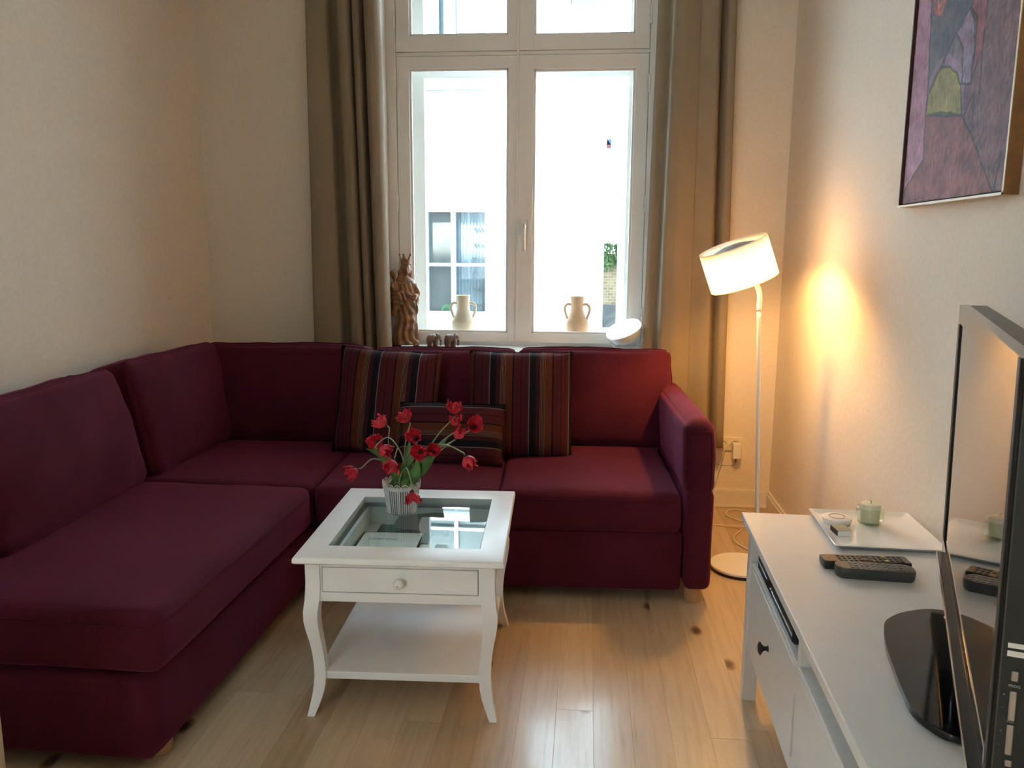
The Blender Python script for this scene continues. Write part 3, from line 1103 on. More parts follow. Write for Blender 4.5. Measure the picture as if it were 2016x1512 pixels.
# -- feet
fb = [(0.030, 0.0), (0.034, 0.006), (0.034, 0.050), (0.031, 0.056)]
for (x, y) in (rs(0.428, 2.945), rs(0.428, 3.76), (-1.12, 1.90), (-1.86, 1.90), (-1.86, 3.70)):
    bm = NB(); lathe(bm, fb, 18); obj('foot', bm, M['foot_wood'], sofa, autosmooth=40, loc=(x, y, 0))
bm = NB(); box(bm, -0.009, 0.009, -0.012, 0.012, 0.0, 0.046, 0.002); obj('glide', bm, M['clear_body'], sofa, loc=(0.255, 2.99, 0))

# ================================================================== SCATTER CUSHIONS
def scatter(name, label, w, h, t, mat, loc, rot, seed, group='striped scatter cushions on the sofa'):
    n = 22
    bm = NB()
    g = {}
    off = Vector((seed * 9.1, 2.2, seed))
    for s in (-1, 1):
        for i in range(n + 1):
            for j in range(n + 1):
                u, v = 2 * i / n - 1, 2 * j / n - 1
                edge = (i in (0, n) or j in (0, n))
                if s == 1 and edge:
                    g[(s, i, j)] = g[(-1, i, j)]
                    continue
                pull = 0.035
                x = u * w / 2 * (1 - pull * (1 - v * v) * abs(u) ** 3)
                z = v * h / 2 * (1 - pull * (1 - u * u) * abs(v) ** 3)
                th = t / 2 * ((1 - u ** 4) * (1 - v ** 4)) ** 0.55
                p = Vector((x, s * th, z))
                d = noise.noise(p * 9 + off) * 0.007 * (1 - max(abs(u), abs(v)) ** 6) + noise.noise(Vector((x * 22, z * 7, seed))) * 0.003 * (0.3 + 0.7 * max(abs(u), abs(v)))
                p.y += s * d
                p.z += noise.noise(Vector((x * 8, seed, 0))) * 0.006
                p.x += noise.noise(Vector((z * 8, seed, 5))) * 0.006
                g[(s, i, j)] = bm.verts.new(p)
    for s in (-1, 1):
        for i in range(n):
            for j in range(n):
                bm.faces.new((g[(s, i, j)], g[(s, i + 1, j)], g[(s, i + 1, j + 1)], g[(s, i, j + 1)]))
    o = thing(name, label, 'cushion', loc, 0, group)
    o.rotation_euler = rot
    ring = [g[(-1, i, 0)].co.copy() for i in range(n)] + [g[(-1, n, j)].co.copy() for j in range(n)] + [g[(-1, i, n)].co.copy() for i in range(n, 0, -1)] + [g[(-1, 0, j)].co.copy() for j in range(n, 0, -1)]
    obj('cover', bm, mat, o, True)
    b2 = NB(); tube(b2, ring, 0.0028, 6, closed=True)
    obj('edge_seam', b2, mat, o, True)
    return o


SX = stripes('kilim_stripe_upright', 'X', 0.172, 0.78)
SX2 = stripes('kilim_stripe_upright_left', 'X', -0.172, 0.80)
SZ = stripes('kilim_stripe_level', 'Z', 0.172, 0.38)
scatter('scatter_cushion', 'square striped cushion nearest the armrest, black edge on its outer side', 0.455, 0.475, 0.15, SX, (-0.284, 3.492, 0.656), (R(-15), 0, R(2.5)), 3)
scatter('scatter_cushion', 'square striped cushion tilted sideways, nearest the sofa corner, behind the tulips', 0.455, 0.475, 0.15, SX2, (-0.875, 3.482, 0.655), (R(-15), R(3.2), R(1.5)), 5)
scatter('scatter_cushion', 'small oblong cushion with level stripes propped between two square striped cushions', 0.445, 0.265, 0.12, SZ, (-0.560, 3.300, 0.560), (R(-24), R(0.5), R(2.5)), 8)

# ================================================================== COFFEE TABLE
TC = (-0.519, 2.410)
TROT = R(2.4)
tab = thing('coffee_table', 'white coffee table with glass inset top, one drawer and curved legs', 'table', (TC[0], TC[1], 0), TROT)
WL = M['white_lacquer']
TW, TD = 0.588, 0.662
# top frame with moulded edge
bm = NB()


def frame_ring(bm, ox, oy, ix, iy, z0, z1):
    for (xa, xb, ya, yb) in ((-ox, -ix, -oy, oy), (ix, ox, -oy, oy), (-ix, ix, -oy, -iy), (-ix, ix, iy, oy)):
        box(bm, xa, xb, ya, yb, z0, z1)


IX, IY = 0.219, 0.232


def loop_rect(bm, hx, hy, z):
    return [bm.verts.new(p) for p in ((-hx, -hy, z), (hx, -hy, z), (hx, hy, z), (-hx, hy, z))]


prof = [(IX + 0.01 - TW / 2, 0.468), (IX - TW / 2, 0.470), (IX - TW / 2, 0.4885), (IX + 0.0015 - TW / 2, 0.490), (-0.005, 0.490), (-0.0025, 0.4885), (-0.001, 0.486), (0.0, 0.482), (0.0, 0.474), (-0.004, 0.470), (-0.010, 0.467), (-0.016, 0.465)]
rings = []
for (d, z) in prof:
    hx = TW / 2 + d
    hy = TD / 2 + d if d > -0.05 else IY + (hx - IX)
    rings.append(loop_rect(bm, hx, hy, z))
rings.append(rings[0])
for a, b_ in zip(rings, rings[1:]):
    for k in range(4):
        bm.faces.new((a[k], a[(k + 1) % 4], b_[(k + 1) % 4], b_[k]))
obj('top_frame', bm, WL, tab, autosmooth=35)
bm = NB(); box(bm, -IX + 0.001, IX - 0.001, -IY + 0.001, IY - 0.001, 0.484, 0.4895); obj('glass_top', bm, M['table_glass'], tab)
# aprons
AX, AY = 0.259, 0.296
bm = NB(); box(bm, AX - 0.016, AX - 0.002, -AY + 0.03, AY - 0.03, 0.348, 0.467); obj('apron', bm, WL, tab)
bm = NB(); box(bm, -AX + 0.002, -AX + 0.016, -AY + 0.03, AY - 0.03, 0.348, 0.467); obj('apron', bm, WL, tab)
bm = NB(); box(bm, -AX + 0.03, AX - 0.03, AY - 0.016, AY - 0.002, 0.348, 0.467); obj('apron', bm, WL, tab)
bm = NB()
dz0, dz1, dx = 0.375, 0.450, 0.2215
box(bm, -AX + 0.03, -dx, -AY + 0.002, -AY + 0.018, 0.348, 0.467)
box(bm, dx, AX - 0.03, -AY + 0.002, -AY + 0.018, 0.348, 0.467)
box(bm, -dx, dx, -AY + 0.002, -AY + 0.018, 0.348, dz0)
box(bm, -dx, dx, -AY + 0.002, -AY + 0.018, dz1 + 0.0015, 0.467)
obj('apron', bm, WL, tab)
bm = NB()
box(bm, -dx + 0.0025, dx - 0.0025, -AY - 0.001, -AY + 0.017, dz0 + 0.003, dz1, 0.0012, 1)
dr = obj('drawer', bm, WL, tab)
bm = NB()   # tray inside the drawer
box(bm, -dx + 0.004, dx - 0.004, -AY + 0.017, AY - 0.03, 0.380, 0.386)
for (xa, xb, ya, yb) in ((-dx + 0.004, -dx + 0.014, -AY + 0.017, AY - 0.03), (dx - 0.014, dx - 0.004, -AY + 0.017, AY - 0.03), (-dx + 0.014, dx - 0.014, AY - 0.04, AY - 0.03)):
    box(bm, xa, xb, ya, yb, 0.386, 0.446)
obj('drawer_tray', bm, WL, dr)
bm = NB()
lathe(bm, [(0.0, 0.030), (0.008, 0.0296), (0.0135, 0.026), (0.0155, 0.020), (0.0135, 0.013), (0.008, 0.009), (0.008, 0.0)], 24, 'Y', cap=False)
xform(bm, Matrix.Scale(-1, 4, (0, 1, 0)))
kn = obj('knob', bm, M['porcelain'], dr, True, loc=(0.0, -AY - 0.001, 0.4135))
bm = NB(); lathe(bm, [(0.0, 0.0318), (0.0022, 0.0315), (0.0028, 0.0300), (0.0028, 0.029)], 12, 'Y', cap=False); xform(bm, Matrix.Scale(-1, 4, (0, 1, 0)))
obj('knob_screw', bm, M['silver'], dr, True, loc=(-0.002, -AY - 0.001, 0.4105))
# cabriole legs: square section swept along an S, outward at knee and foot
LP = [(0.467, 0.000, 0.041), (0.40, 0.000, 0.041), (0.355, 0.003, 0.0415), (0.32, 0.008, 0.0415), (0.29, 0.0075, 0.040), (0.26, 0.003, 0.037), (0.225, -0.004, 0.034), (0.19, -0.009, 0.0325), (0.15, -0.012, 0.0325), (0.115, -0.012, 0.0335), (0.09, -0.010, 0.0335), (0.06, -0.006, 0.031), (0.03, 0.0005, 0.0265), (0.0, 0.007, 0.021)]
for sx in (-1, 1):
    for sy in (-1, 1):
        bm = NB()
        rg = []
        for z, o_, w in LP:
            xo, yo = AX + 0.008 + o_, AY + 0.006 + o_
            rg.append([bm.verts.new((sx * a, sy * b_, z)) for a, b_ in ((xo, yo), (xo - w, yo), (xo - w, yo - w), (xo, yo - w))])
        for a, b_ in zip(rg, rg[1:]):
            for k in range(4):
                bm.faces.new((a[k], a[(k + 1) % 4], b_[(k + 1) % 4], b_[k]))
        bm.faces.new(rg[0]); bm.faces.new(rg[-1])
        obj('leg', bm, WL, tab, autosmooth=38)
bm = NB()
box(bm, -AX + 0.012, AX - 0.012, -AY + 0.014, AY - 0.014, 0.104, 0.127, 0.003)
obj('lower_shelf', bm, WL, tab)


def in_tab(x, y, z):   # table-local to world
    return (TC[0] + x * math.cos(TROT) - y * math.sin(TROT), TC[1] + x * math.sin(TROT) + y * math.cos(TROT), z)


# things lying in the drawer, seen through the glass
gc = thing('brochure', 'dark green brochure with a round dark emblem under the table glass', 'brochure', in_tab(-0.070, 0.150, 0.3865), TROT + R(-1))
bm = NB(); box(bm, -0.095, 0.095, -0.085, 0.085, 0, 0.004); obj('cover', bm, M['green_card'], gc)
bm = NB(); lathe(bm, [(0.055, 0.004), (0.055, 0.0046)], 36); xform(bm, Matrix.Diagonal((1, 1, 1, 1))); obj('emblem', bm, M['dark_print'], gc, loc=(0.012, -0.015, 0))
bm = NB()
for k, (xa, tilt) in enumerate(((-0.010, 0.010), (0.008, 0.010))):
    q = [bm.verts.new(p) for p in ((xa - 0.004, -0.035, 0.005), (xa + 0.003, -0.035, 0.005), (xa + 0.003 + tilt, 0.010, 0.005), (xa - 0.004 + tilt, 0.010, 0.005))]
    bm.faces.new(q)
box(bm, -0.034, -0.018, -0.014, -0.010, 0.0047, 0.005)
box(bm, 0.034, 0.048, -0.014, -0.010, 0.0047, 0.005)
obj('emblem_strokes', bm, M['grey_print'], gc, loc=(0.012, 0, 0))
fo = thing('folder', 'dark-edged folder with a white title sheet lying under the table glass', 'folder', in_tab(-0.105, 0.010, 0.3908), TROT)
bm = NB(); box(bm, -0.098, 0.108, -0.13, 0.13, 0, 0.007, 0.002); obj('cover', bm, M['black_matt'], fo)
bm = NB(); box(bm, -0.091, 0.101, -0.125, 0.122, 0.007, 0.0085, 0.0004, 1); obj('title_sheet', bm, M['card'], fo)
text_obj('title_text', 'L\u00fcneCasulu', 0.0205, M['blue_print'], fo, (-0.068, 0.055, 0.0088), (0, 0, 0), shear=0.2)
tb = thing('tablet', 'grey tablet with a camera eye in its corner under the table glass', 'tablet', in_tab(0.005, 0.212, 0.402), TROT + R(-16))
tb.rotation_euler = (R(24), 0, TROT + R(-16))
bm = NB(); box(bm, -0.12, 0.09, -0.055, 0.055, 0.0, 0.007, 0.003); obj('back_shell', bm, M['grey_shell'], tb)
bm = NB(); lathe(bm, [(0.0, 0.008), (0.0035, 0.008), (0.0045, 0.007)], 16, cap=False); obj('camera_lens', bm, M['black_gloss'], tb, loc=(0.078, -0.040, 0))

# ================================================================== FLOWER POT + TULIPS
pot = thing('flower_pot', 'grey ribbed metal flower pot with a white lace rim holding red tulips', 'pot', (-0.585, 2.490, 0.490))
M['pot_metal'] = plain('whitewashed_zinc', (0.60, 0.61, 0.60), 0.5, var=0.2, nscale=25)
M['pot_groove'] = plain('zinc_groove', (0.13, 0.14, 0.14), 0.6)
bm = NB()
rib = lambda a, r, z: r * (1 + 0.020 * (1 if math.sin(a * 46) > 0 else -1))
lathe(bm, [(0.0, 0.001), (0.0455, 0.001), (0.0465, 0.002)], 184, fn=None, cap=False)
lathe(bm, [(0.0470, 0.004), (0.0568, 0.082)], 276, fn=rib, cap=False)
lathe(bm, [(0.0572, 0.082), (0.0580, 0.085), (0.0598, 0.094), (0.0585, 0.094), (0.0565, 0.082)], 92, cap=False)
o = obj('pot_body', bm, [M['pot_metal'], M['pot_groove']], pot, autosmooth=25)
for p in o.data.polygons:
    c_ = p.center
    rr = math.hypot(c_.x, c_.y)
    if 0.004 < c_.z < 0.083:
        exp = 0.0470 + (0.0568 - 0.0470) * (c_.z - 0.004) / 0.078
        if rr < exp * 0.995:
            p.material_index = 1
bm = NB()
tube(bm, [(0.0475 * math.sin(-0.5) * 1.02, -0.0475 * math.cos(-0.5) * 1.02, 0.004), (0.0585 * math.sin(-0.5) * 1.02, -0.0585 * math.cos(-0.5) * 1.02, 0.088)], 0.0009, 6)
obj('body_seam', bm, M['pot_groove'], pot)
bm = NB()   # lace band: fan scallops with spokes
NSC = 16
RR = 0.0605


def rimpt(a, z):
    r_ = RR + (z - 0.094) * 0.10
    return (r_ * math.cos(a), r_ * math.sin(a), z)


for k in range(NSC):
    a0_, w_ = 2 * PI * k / NSC, PI / NSC
    arc = [rimpt(a0_ + w_ * math.cos(t), 0.089 + 0.0165 * math.sin(t)) for t in [PI * i / 9 for i in range(10)]]
    tube(bm, arc, 0.0011, 5)
    arc = [rimpt(a0_ + 0.55 * w_ * math.cos(t), 0.089 + 0.0085 * math.sin(t)) for t in [PI * i / 6 for i in range(7)]]
    tube(bm, arc, 0.0008, 5)
    for t in (0.5, 1.05, 1.57, 2.09, 2.64):
        tube(bm, [rimpt(a0_, 0.0885), rimpt(a0_ + w_ * math.cos(t) * 0.98, 0.089 + 0.0165 * math.sin(t))], 0.0008, 5)
for z in (0.0885, 0.0845):
    tube(bm, [rimpt(2 * PI * k / 60, z) for k in range(60)], 0.0011, 5, closed=True)
obj('lace_rim', bm, M['pot_metal'], pot)
bm = NB(); lathe(bm, [(0.0, 0.080), (0.054, 0.078)], 30, cap=False); obj('soil', bm, M['wood_dark'], pot)

HEADS = [  # head centre, opening direction, openness, material
    ((-0.424, 2.560, 0.820), (0.05, -0.10, 1.0), 0.75, 'petal'),
    ((-0.576, 2.520, 0.795), (-0.35, -0.45, 0.8), 0.80, 'petal'),
    ((-0.651, 2.500, 0.781), (-0.75, -0.25, 0.6), 0.75, 'petal_pink'),
    ((-0.348, 2.500, 0.779), (0.25, -0.85, 0.45), 0.85, 'petal'),
    ((-0.421, 2.565, 0.776), (-0.2, -0.2, 0.9), 0.60, 'petal'),
    ((-0.396, 2.470, 0.757), (0.55, -0.2, 0.75), 0.35, 'petal_pink'),
    ((-0.532, 2.460, 0.746), (-0.1, -0.8, 0.6), 0.75, 'petal'),
    ((-0.658, 2.460, 0.727), (-0.1, -0.95, 0.25), 0.95, 'petal'),
    ((-0.622, 2.420, 0.710), (0.75, -0.35, -0.15), 0.45, 'petal_pink'),
    ((-0.511, 2.420, 0.708), (-0.1, -0.95, 0.2), 0.80, 'petal'),
    ((-0.470, 2.430, 0.710), (0.35, -0.7, 0.55), 0.55, 'petal'),
    ((-0.594, 2.400, 0.669), (-0.15, -0.55, -0.6), 0.75, 'petal'),
    ((-0.723, 2.420, 0.636), (-0.55, -0.6, -0.25), 0.70, 'petal'),
    ((-0.359, 2.420, 0.684), (0.5, -0.45, -0.55), 0.30, 'petal_pink'),
    ((-0.526, 2.380, 0.573), (0.1, -0.35, -0.9), 0.75, 'petal'),
]
LABELS = [
    'topmost red tulip, opening upward above the small cushion', 'red fringed tulip second tallest on the statue side', 'pinkish red tulip turned toward the sofa corner on a straight stem',
    'wide open red tulip farthest out on the armrest side, showing a dark heart', 'small red tulip tucked just below the topmost tulip', 'closed pinkish tulip beside the wide open one, hiding the stem tips',
    'red tulip in the upper middle of the bunch above the broad leaf', 'fully open dark-hearted tulip showing yellowish stamens', 'half closed pinkish tulip leaning inward just below the dark-hearted open one',
    'open red tulip in the middle of the bunch facing forward', 'cupped red tulip in the middle, touching the open one facing forward', 'drooping red tulip just above the pot rim',
    'lone red tulip drooping far out over the chaise side', 'closed pinkish tulip bowing on an arched stem toward the armrest', 'red tulip hanging upside down in front of the flower pot']


def petal_mesh(L, W, open_, seed):
    """one cup-shaped petal wrapped round the flower axis, with a frayed ruffled rim"""
    rnd = random.Random(seed)
    nu, nv = 9, 12
    bm = NB()
    rows = []
    ph = rnd.uniform(0, 6)
    for i in range(nu + 1):
        t = i / nu
        r = L * (0.44 * math.sin(min(1, t * 1.75) * PI / 2) + (open_ - 0.42) * 0.75 * max(0, t - 0.35) ** 1.4)
        half = 0.30 + 0.55 * math.sin(PI * min(1, 0.10 + t * 0.78)) - 0.16 * t ** 4
        row = []
        for j in range(nv + 1):
            s = 2 * j / nv - 1
            a = s * half
            rr = r * (1 + 0.05 * math.sin(5 * s + ph) * t) + L * 0.035 * math.sin(9 * s + ph * 2) * t ** 3
            z = L * (t * (1.02 - 0.22 * open_) - 0.20 * abs(s) ** 2.5 * t ** 2 - 0.25 * max(0, open_ - 0.5) * t ** 3)
            if i == nu:
                z += rnd.uniform(-0.13, 0.10) * L
                rr += rnd.uniform(-0.07, 0.10) * L
            elif abs(s) == 1 and t > 0.45:
                z += rnd.uniform(-0.06, 0.06) * L
                rr += rnd.uniform(-0.03, 0.05) * L
            row.append(bm.verts.new((rr * math.cos(a), rr * math.sin(a), z)))
        rows.append(row)
    for a, b_ in zip(rows, rows[1:]):
        for k in range(nv):
            bm.faces.new((a[k], a[k + 1], b_[k + 1], b_[k]))
    me = bpy.data.meshes.new('petal')
    bm.to_mesh(me)
    bm.free()
    me.polygons.foreach_set('use_smooth', [True] * len(me.polygons))
    return me


def leaf_mesh(base, mid, tip, w, nrm):
    P = smooth_path([base, mid, tip], 8)
    n = len(P)
    bm = NB()
    rows = []
    for i, p in enumerate(P):
        t = i / (n - 1)
        tan = (P[min(i + 1, n - 1)] - P[max(i - 1, 0)]).normalized()
        s = tan.cross(Vector(nrm)).normalized()
        ww = w * (0.35 + 0.65 * math.sin(PI * min(1, t * 0.85 + 0.15))) * (1 - t ** 5)
        nn = s.cross(tan)
        rows.append([bm.verts.new(p + s * ww * q + nn * (abs(q) ** 1.5) * ww * 0.35) for q in (-1, -0.5, 0, 0.5, 1)])
    for a, b_ in zip(rows, rows[1:]):
        for k in range(4):
            bm.faces.new((a[k], a[k + 1], b_[k + 1], b_[k]))
    return bm


LEAF = {2: ((-0.566, 2.47, 0.62), (-0.556, 2.49, 0.735), 0.026, (0.2, -1, 0.2)),
        7: ((-0.628, 2.445, 0.675), (-0.683, 2.42, 0.716), 0.017, (0.0, -0.6, 0.8)),
        10: ((-0.505, 2.455, 0.645), (-0.452, 2.46, 0.720), 0.022, (-0.5, -1, 0.5)),
        3: ((-0.50, 2.50, 0.655), (-0.432, 2.52, 0.742), 0.016, (-0.4, -1, 0.4)),
        9: ((-0.535, 2.45, 0.625), (-0.520, 2.44, 0.690), 0.020, (0.1, -1, 0.1)),
        6: ((-0.560, 2.445, 0.615), (-0.560, 2.425, 0.675), 0.012, (0.4, -1, 0.2))}
for hi, ((hx, hy, hz), d, op, mt) in enumerate(HEADS):
    ax = Vector(d).normalized()
    q = ax.to_track_quat('Z', 'Y')
    head_c = Vector((hx, hy, hz))
    L = 0.046 * (1.0 if hi not in (4, 5) else 0.9)
    op *= 0.92
    hb = head_c - ax * L * 0.45
    a = 2 * PI * hi / 15
    sb = Vector((-0.585 + 0.026 * math.cos(a * 4), 2.490 + 0.026 * math.sin(a * 4) - 0.008, 0.572))
    tl = thing('tulip', LABELS[hi], 'tulip', sb, 0, 'red tulips in the flower pot')
    hv = Vector((hb.x - sb.x, hb.y - sb.y, 0))
    if ax.z < 0.1:
        top = max(hb.z + 0.030, sb.z + 0.085)
        pts = [sb, sb + hv * 0.20 + Vector((0, 0, (top - sb.z) * 0.62)), sb + hv * 0.66 + Vector((0, 0, top - sb.z)), hb - ax * 0.016, hb]
    else:
        pts = [sb, sb + hv * 0.26 + Vector((0, 0, (hb.z - sb.z) * 0.36)), sb + hv * 0.66 + Vector((0, 0, (hb.z - sb.z) * 0.74)), hb - ax * 0.012, hb]
    SP = smooth_path(pts, 6)
    bm = NB(); tube(bm, [p - sb for p in SP], 0.0021, 7)
    obj('stem', bm, M['stem'], tl, True)
    hbm = NB()
    lathe(hbm, [(0.0, -0.004), (0.004, -0.003), (0.007, 0.003), (0.006, 0.010), (0.0025, 0.016), (0.0, 0.017)], 10, cap=False)
    for k in range(6):
        aa = 2 * PI * k / 6
        tube(hbm, [(0.004 * math.cos(aa), 0.004 * math.sin(aa), 0.006), (0.007 * math.cos(aa), 0.007 * math.sin(aa), 0.018)], [0.0008, 0.0014], 5)
    hd = obj('flower_heart', hbm, M['stamen'], tl, True)
    hd.location = hb - sb
    hd.rotation_mode = 'QUATERNION'
    hd.rotation_quaternion = q
    for k in range(6):
        me = petal_mesh(L * random.uniform(0.92, 1.08), L * 0.36, op * (1.0 if k % 2 else 0.75) + random.uniform(-0.12, 0.12), hi * 10 + k)
        me.materials.append(M[mt])
        p = bpy.data.objects.new('petal', me)
        COL.objects.link(p)
        p.parent = hd
        p.rotation_euler = (0, random.uniform(-0.12, 0.12), 2 * PI * k / 6 + random.uniform(-0.12, 0.12))
    if hi in LEAF:
        m_, t_, w_, nr = LEAF[hi]
        bm = leaf_mesh(Vector((0, 0, 0)), Vector(m_) - sb, Vector(t_) - sb, w_, nr)
        obj('leaf', bm, M['leaf'], tl, True)

# ================================================================== SILL OBJECTS
# carved statue of a crowned woman holding a child
st = thing('statue', 'carved wooden statue of a crowned woman holding a child on the window sill', 'statue', (-0.960, 4.222, 0.818), R(18))
bm = NB()
sec = [(0.0, 0.066, 0.052), (0.02, 0.070, 0.055), (0.06, 0.062, 0.050), (0.12, 0.055, 0.046), (0.20, 0.053, 0.044), (0.27, 0.056, 0.043), (0.31, 0.058, 0.042), (0.335, 0.052, 0.038), (0.350, 0.038, 0.030), (0.362, 0.022, 0.022), (0.375, 0.019, 0.02)]
rings = []
for z, rx, ry in sec:
    sway = 0.010 * math.sin(z * 9)
    rings.append([bm.verts.new((sway + rx * math.cos(2 * PI * k / 24), ry * math.sin(2 * PI * k / 24), z + 0.008)) for k in range(24)])
for a, b_ in zip(rings, rings[1:]):
    for k in range(24):
        bm.faces.new((a[k], a[(k + 1) % 24], b_[(k + 1) % 24], b_[k]))
bm.faces.new(rings[0]); bm.faces.new(rings[-1])
ellipsoid(bm, (0.010, -0.004, 0.405), 0.025, 0.029, 0.034)          # head
ellipsoid(bm, (0.012, -0.033, 0.400), 0.004, 0.007, 0.008)          # nose
ellipsoid(bm, (0.012, -0.026, 0.384), 0.012, 0.010, 0.010)          # chin
ellipsoid(bm, (0.008, 0.010, 0.392), 0.031, 0.026, 0.042)           # veil
ellipsoid(bm, (-0.018, 0.012, 0.360), 0.020, 0.020, 0.040)
ellipsoid(bm, (0.034, 0.010, 0.360), 0.018, 0.020, 0.040)
tube(bm, smooth_path([(0.050, 0.0, 0.325), (0.064, -0.012, 0.275), (0.045, -0.045, 0.258), (0.012, -0.052, 0.275)], 6), [0.020] * 7 + [0.017] * 6 + [0.012] * 6, 10)
ellipsoid(bm, (0.006, -0.054, 0.279), 0.011, 0.008, 0.012)          # hand
tube(bm, smooth_path([(-0.045, 0.0, 0.322), (-0.068, -0.012, 0.265), (-0.052, -0.045, 0.235), (-0.022, -0.052, 0.240)], 6), [0.020] * 7 + [0.017] * 6 + [0.012] * 6, 10)
ellipsoid(bm, (-0.055, -0.01, 0.215), 0.026, 0.026, 0.060)          # sleeve drape
ellipsoid(bm, (0.062, -0.002, 0.225), 0.014, 0.022, 0.060)
for k, (xx, yy) in enumerate(((0.050, -0.045), (-0.020, -0.050), (0.020, -0.055))):
    ellipsoid(bm, (xx, yy, 0.018), 0.020, 0.018, 0.016)


def folds(co, n):
    z = co.z
    a = math.atan2(co.y, co.x)
    amp = 0.0
    if z < 0.27 and z > 0.012:
        dia = 0.0060 * math.sin(a * 9 + 26 * z + 2.2 * math.sin(z * 30))
        ush = 0.0040 * math.sin(z * 135 + 3.0 * abs(a + 1.35)) if -2.3 < a < -0.5 and z > 0.08 else 0.0
        amp = dia * (1.0 if z < 0.12 else 0.55) + ush
    elif z < 0.33:
        amp = 0.002 * math.sin(a * 12 + z * 60)
    elif z > 0.36:
        amp = 0.0012 * math.sin(a * 16) if co.y > -0.015 else 0
    return co + n * amp


body = remesh('robed_figure', bm, 0.0030, M['wood_carved'], st, 4, folds)
bm = NB()   # child on her arm
ox, oy, oz = -0.052, -0.040, 0.262
ellipsoid(bm, (ox, oy, oz + 0.050), 0.020, 0.016, 0.036)
ellipsoid(bm, (ox - 0.002, oy - 0.004, oz + 0.112), 0.019, 0.021, 0.025)
ellipsoid(bm, (ox - 0.003, oy + 0.003, oz + 0.117), 0.021, 0.021, 0.023)
ellipsoid(bm, (ox + 0.001, oy - 0.025, oz + 0.108), 0.003, 0.005, 0.005)
ellipsoid(bm, (ox, oy, oz + 0.085), 0.009, 0.009, 0.014)
tube(bm, smooth_path([(ox + 0.014, oy - 0.004, oz + 0.072), (ox + 0.034, oy - 0.016, oz + 0.066), (ox + 0.056, oy - 0.012, oz + 0.072)], 5), 0.0065, 8)
tube(bm, smooth_path([(ox - 0.014, oy - 0.006, oz + 0.072), (ox - 0.012, oy - 0.024, oz + 0.044), (ox + 0.012, oy - 0.028, oz + 0.044)], 5), 0.0065, 8)
tube(bm, smooth_path([(ox + 0.006, oy - 0.010, oz + 0.022), (ox + 0.038, oy - 0.026, oz + 0.020), (ox + 0.052, oy - 0.024, oz - 0.020)], 5), [0.011] * 5 + [0.007] * 6, 8)
tube(bm, smooth_path([(ox - 0.008, oy - 0.012, oz + 0.018), (ox + 0.020, oy - 0.032, oz + 0.010), (ox + 0.030, oy - 0.030, oz - 0.030)], 5), [0.011] * 5 + [0.007] * 6, 8)
ellipsoid(bm, (ox + 0.002, oy + 0.002, oz + 0.004), 0.028, 0.022, 0.030)
remesh('child_figure', bm, 0.0026, M['wood_carved'], st, 3)
bm = NB()   # crown
prev = None
NC = 40
lo, hi_ = [], []
for k in range(NC):
    a = 2 * PI * k / NC
    t = (k % 8) / 8
    pk = 1 - abs(t - 0.5) * 2
    rr = 0.027 + 0.004 * pk
    lo.append((bm.verts.new((0.010 + 0.0255 * math.cos(a), -0.002 + 0.0255 * math.sin(a), 0.430)), bm.verts.new((0.010 + 0.0215 * math.cos(a), -0.002 + 0.0215 * math.sin(a), 0.430))))
    hi_.append((bm.verts.new((0.010 + rr * math.cos(a), -0.002 + rr * math.sin(a), 0.446 + 0.030 * pk ** 1.4)), bm.verts.new((0.010 + (rr - 0.004) * math.cos(a), -0.002 + (rr - 0.004) * math.sin(a), 0.446 + 0.030 * pk ** 1.4))))
for k in range(NC):
    j = (k + 1) % NC
    bm.faces.new((lo[k][0], lo[j][0], hi_[j][0], hi_[k][0]))
    bm.faces.new((lo[j][1], lo[k][1], hi_[k][1], hi_[j][1]))
    bm.faces.new((hi_[k][0], hi_[j][0], hi_[j][1], hi_[k][1]))
    bm.faces.new((lo[j][0], lo[k][0], lo[k][1], lo[j][1]))
for z in (0.431, 0.443):
    tube(bm, [(0.010 + 0.0265 * math.cos(2 * PI * k / 28), -0.002 + 0.0265 * math.sin(2 * PI * k / 28), z) for k in range(28)], 0.0022, 6, closed=True)
ellipsoid(bm, (0.010, 0, 0.434), 0.023, 0.023, 0.014)
for k in range(5):
    a = 2 * PI * (k * 8 + 4) / NC
    ellipsoid(bm, (0.010 + 0.031 * math.cos(a), -0.002 + 0.031 * math.sin(a), 0.477), 0.0045, 0.0045, 0.0055, seg=8)
obj('crown', bm, M['wood_carved'], st, autosmooth=50)
bm = NB(); prism(bm, [(0.078 * math.cos(2 * PI * k / 8 + 0.39), 0.062 * math.sin(2 * PI * k / 8 + 0.39)) for k in range(8)], 0.0, 0.012, 0.003); obj('plinth', bm, M['wood_dark'], st)

cd = thing('card', 'small white card lying at the foot of the carved statue', 'card', (-0.925, 4.120, 0.818), R(12))
bm = NB(); box(bm, -0.03, 0.03, -0.014, 0.014, 0, 0.004, 0.001); o = obj('card_sheet', bm, M['card'], cd)
o.location = (0, 0, 0.006); o.rotation_euler = (R(14), 0, 0)
bm = NB(); box(bm, -0.03, 0.03, 0.002, 0.012, 0.0, 0.008); obj('card_fold', bm, M['card'], cd)


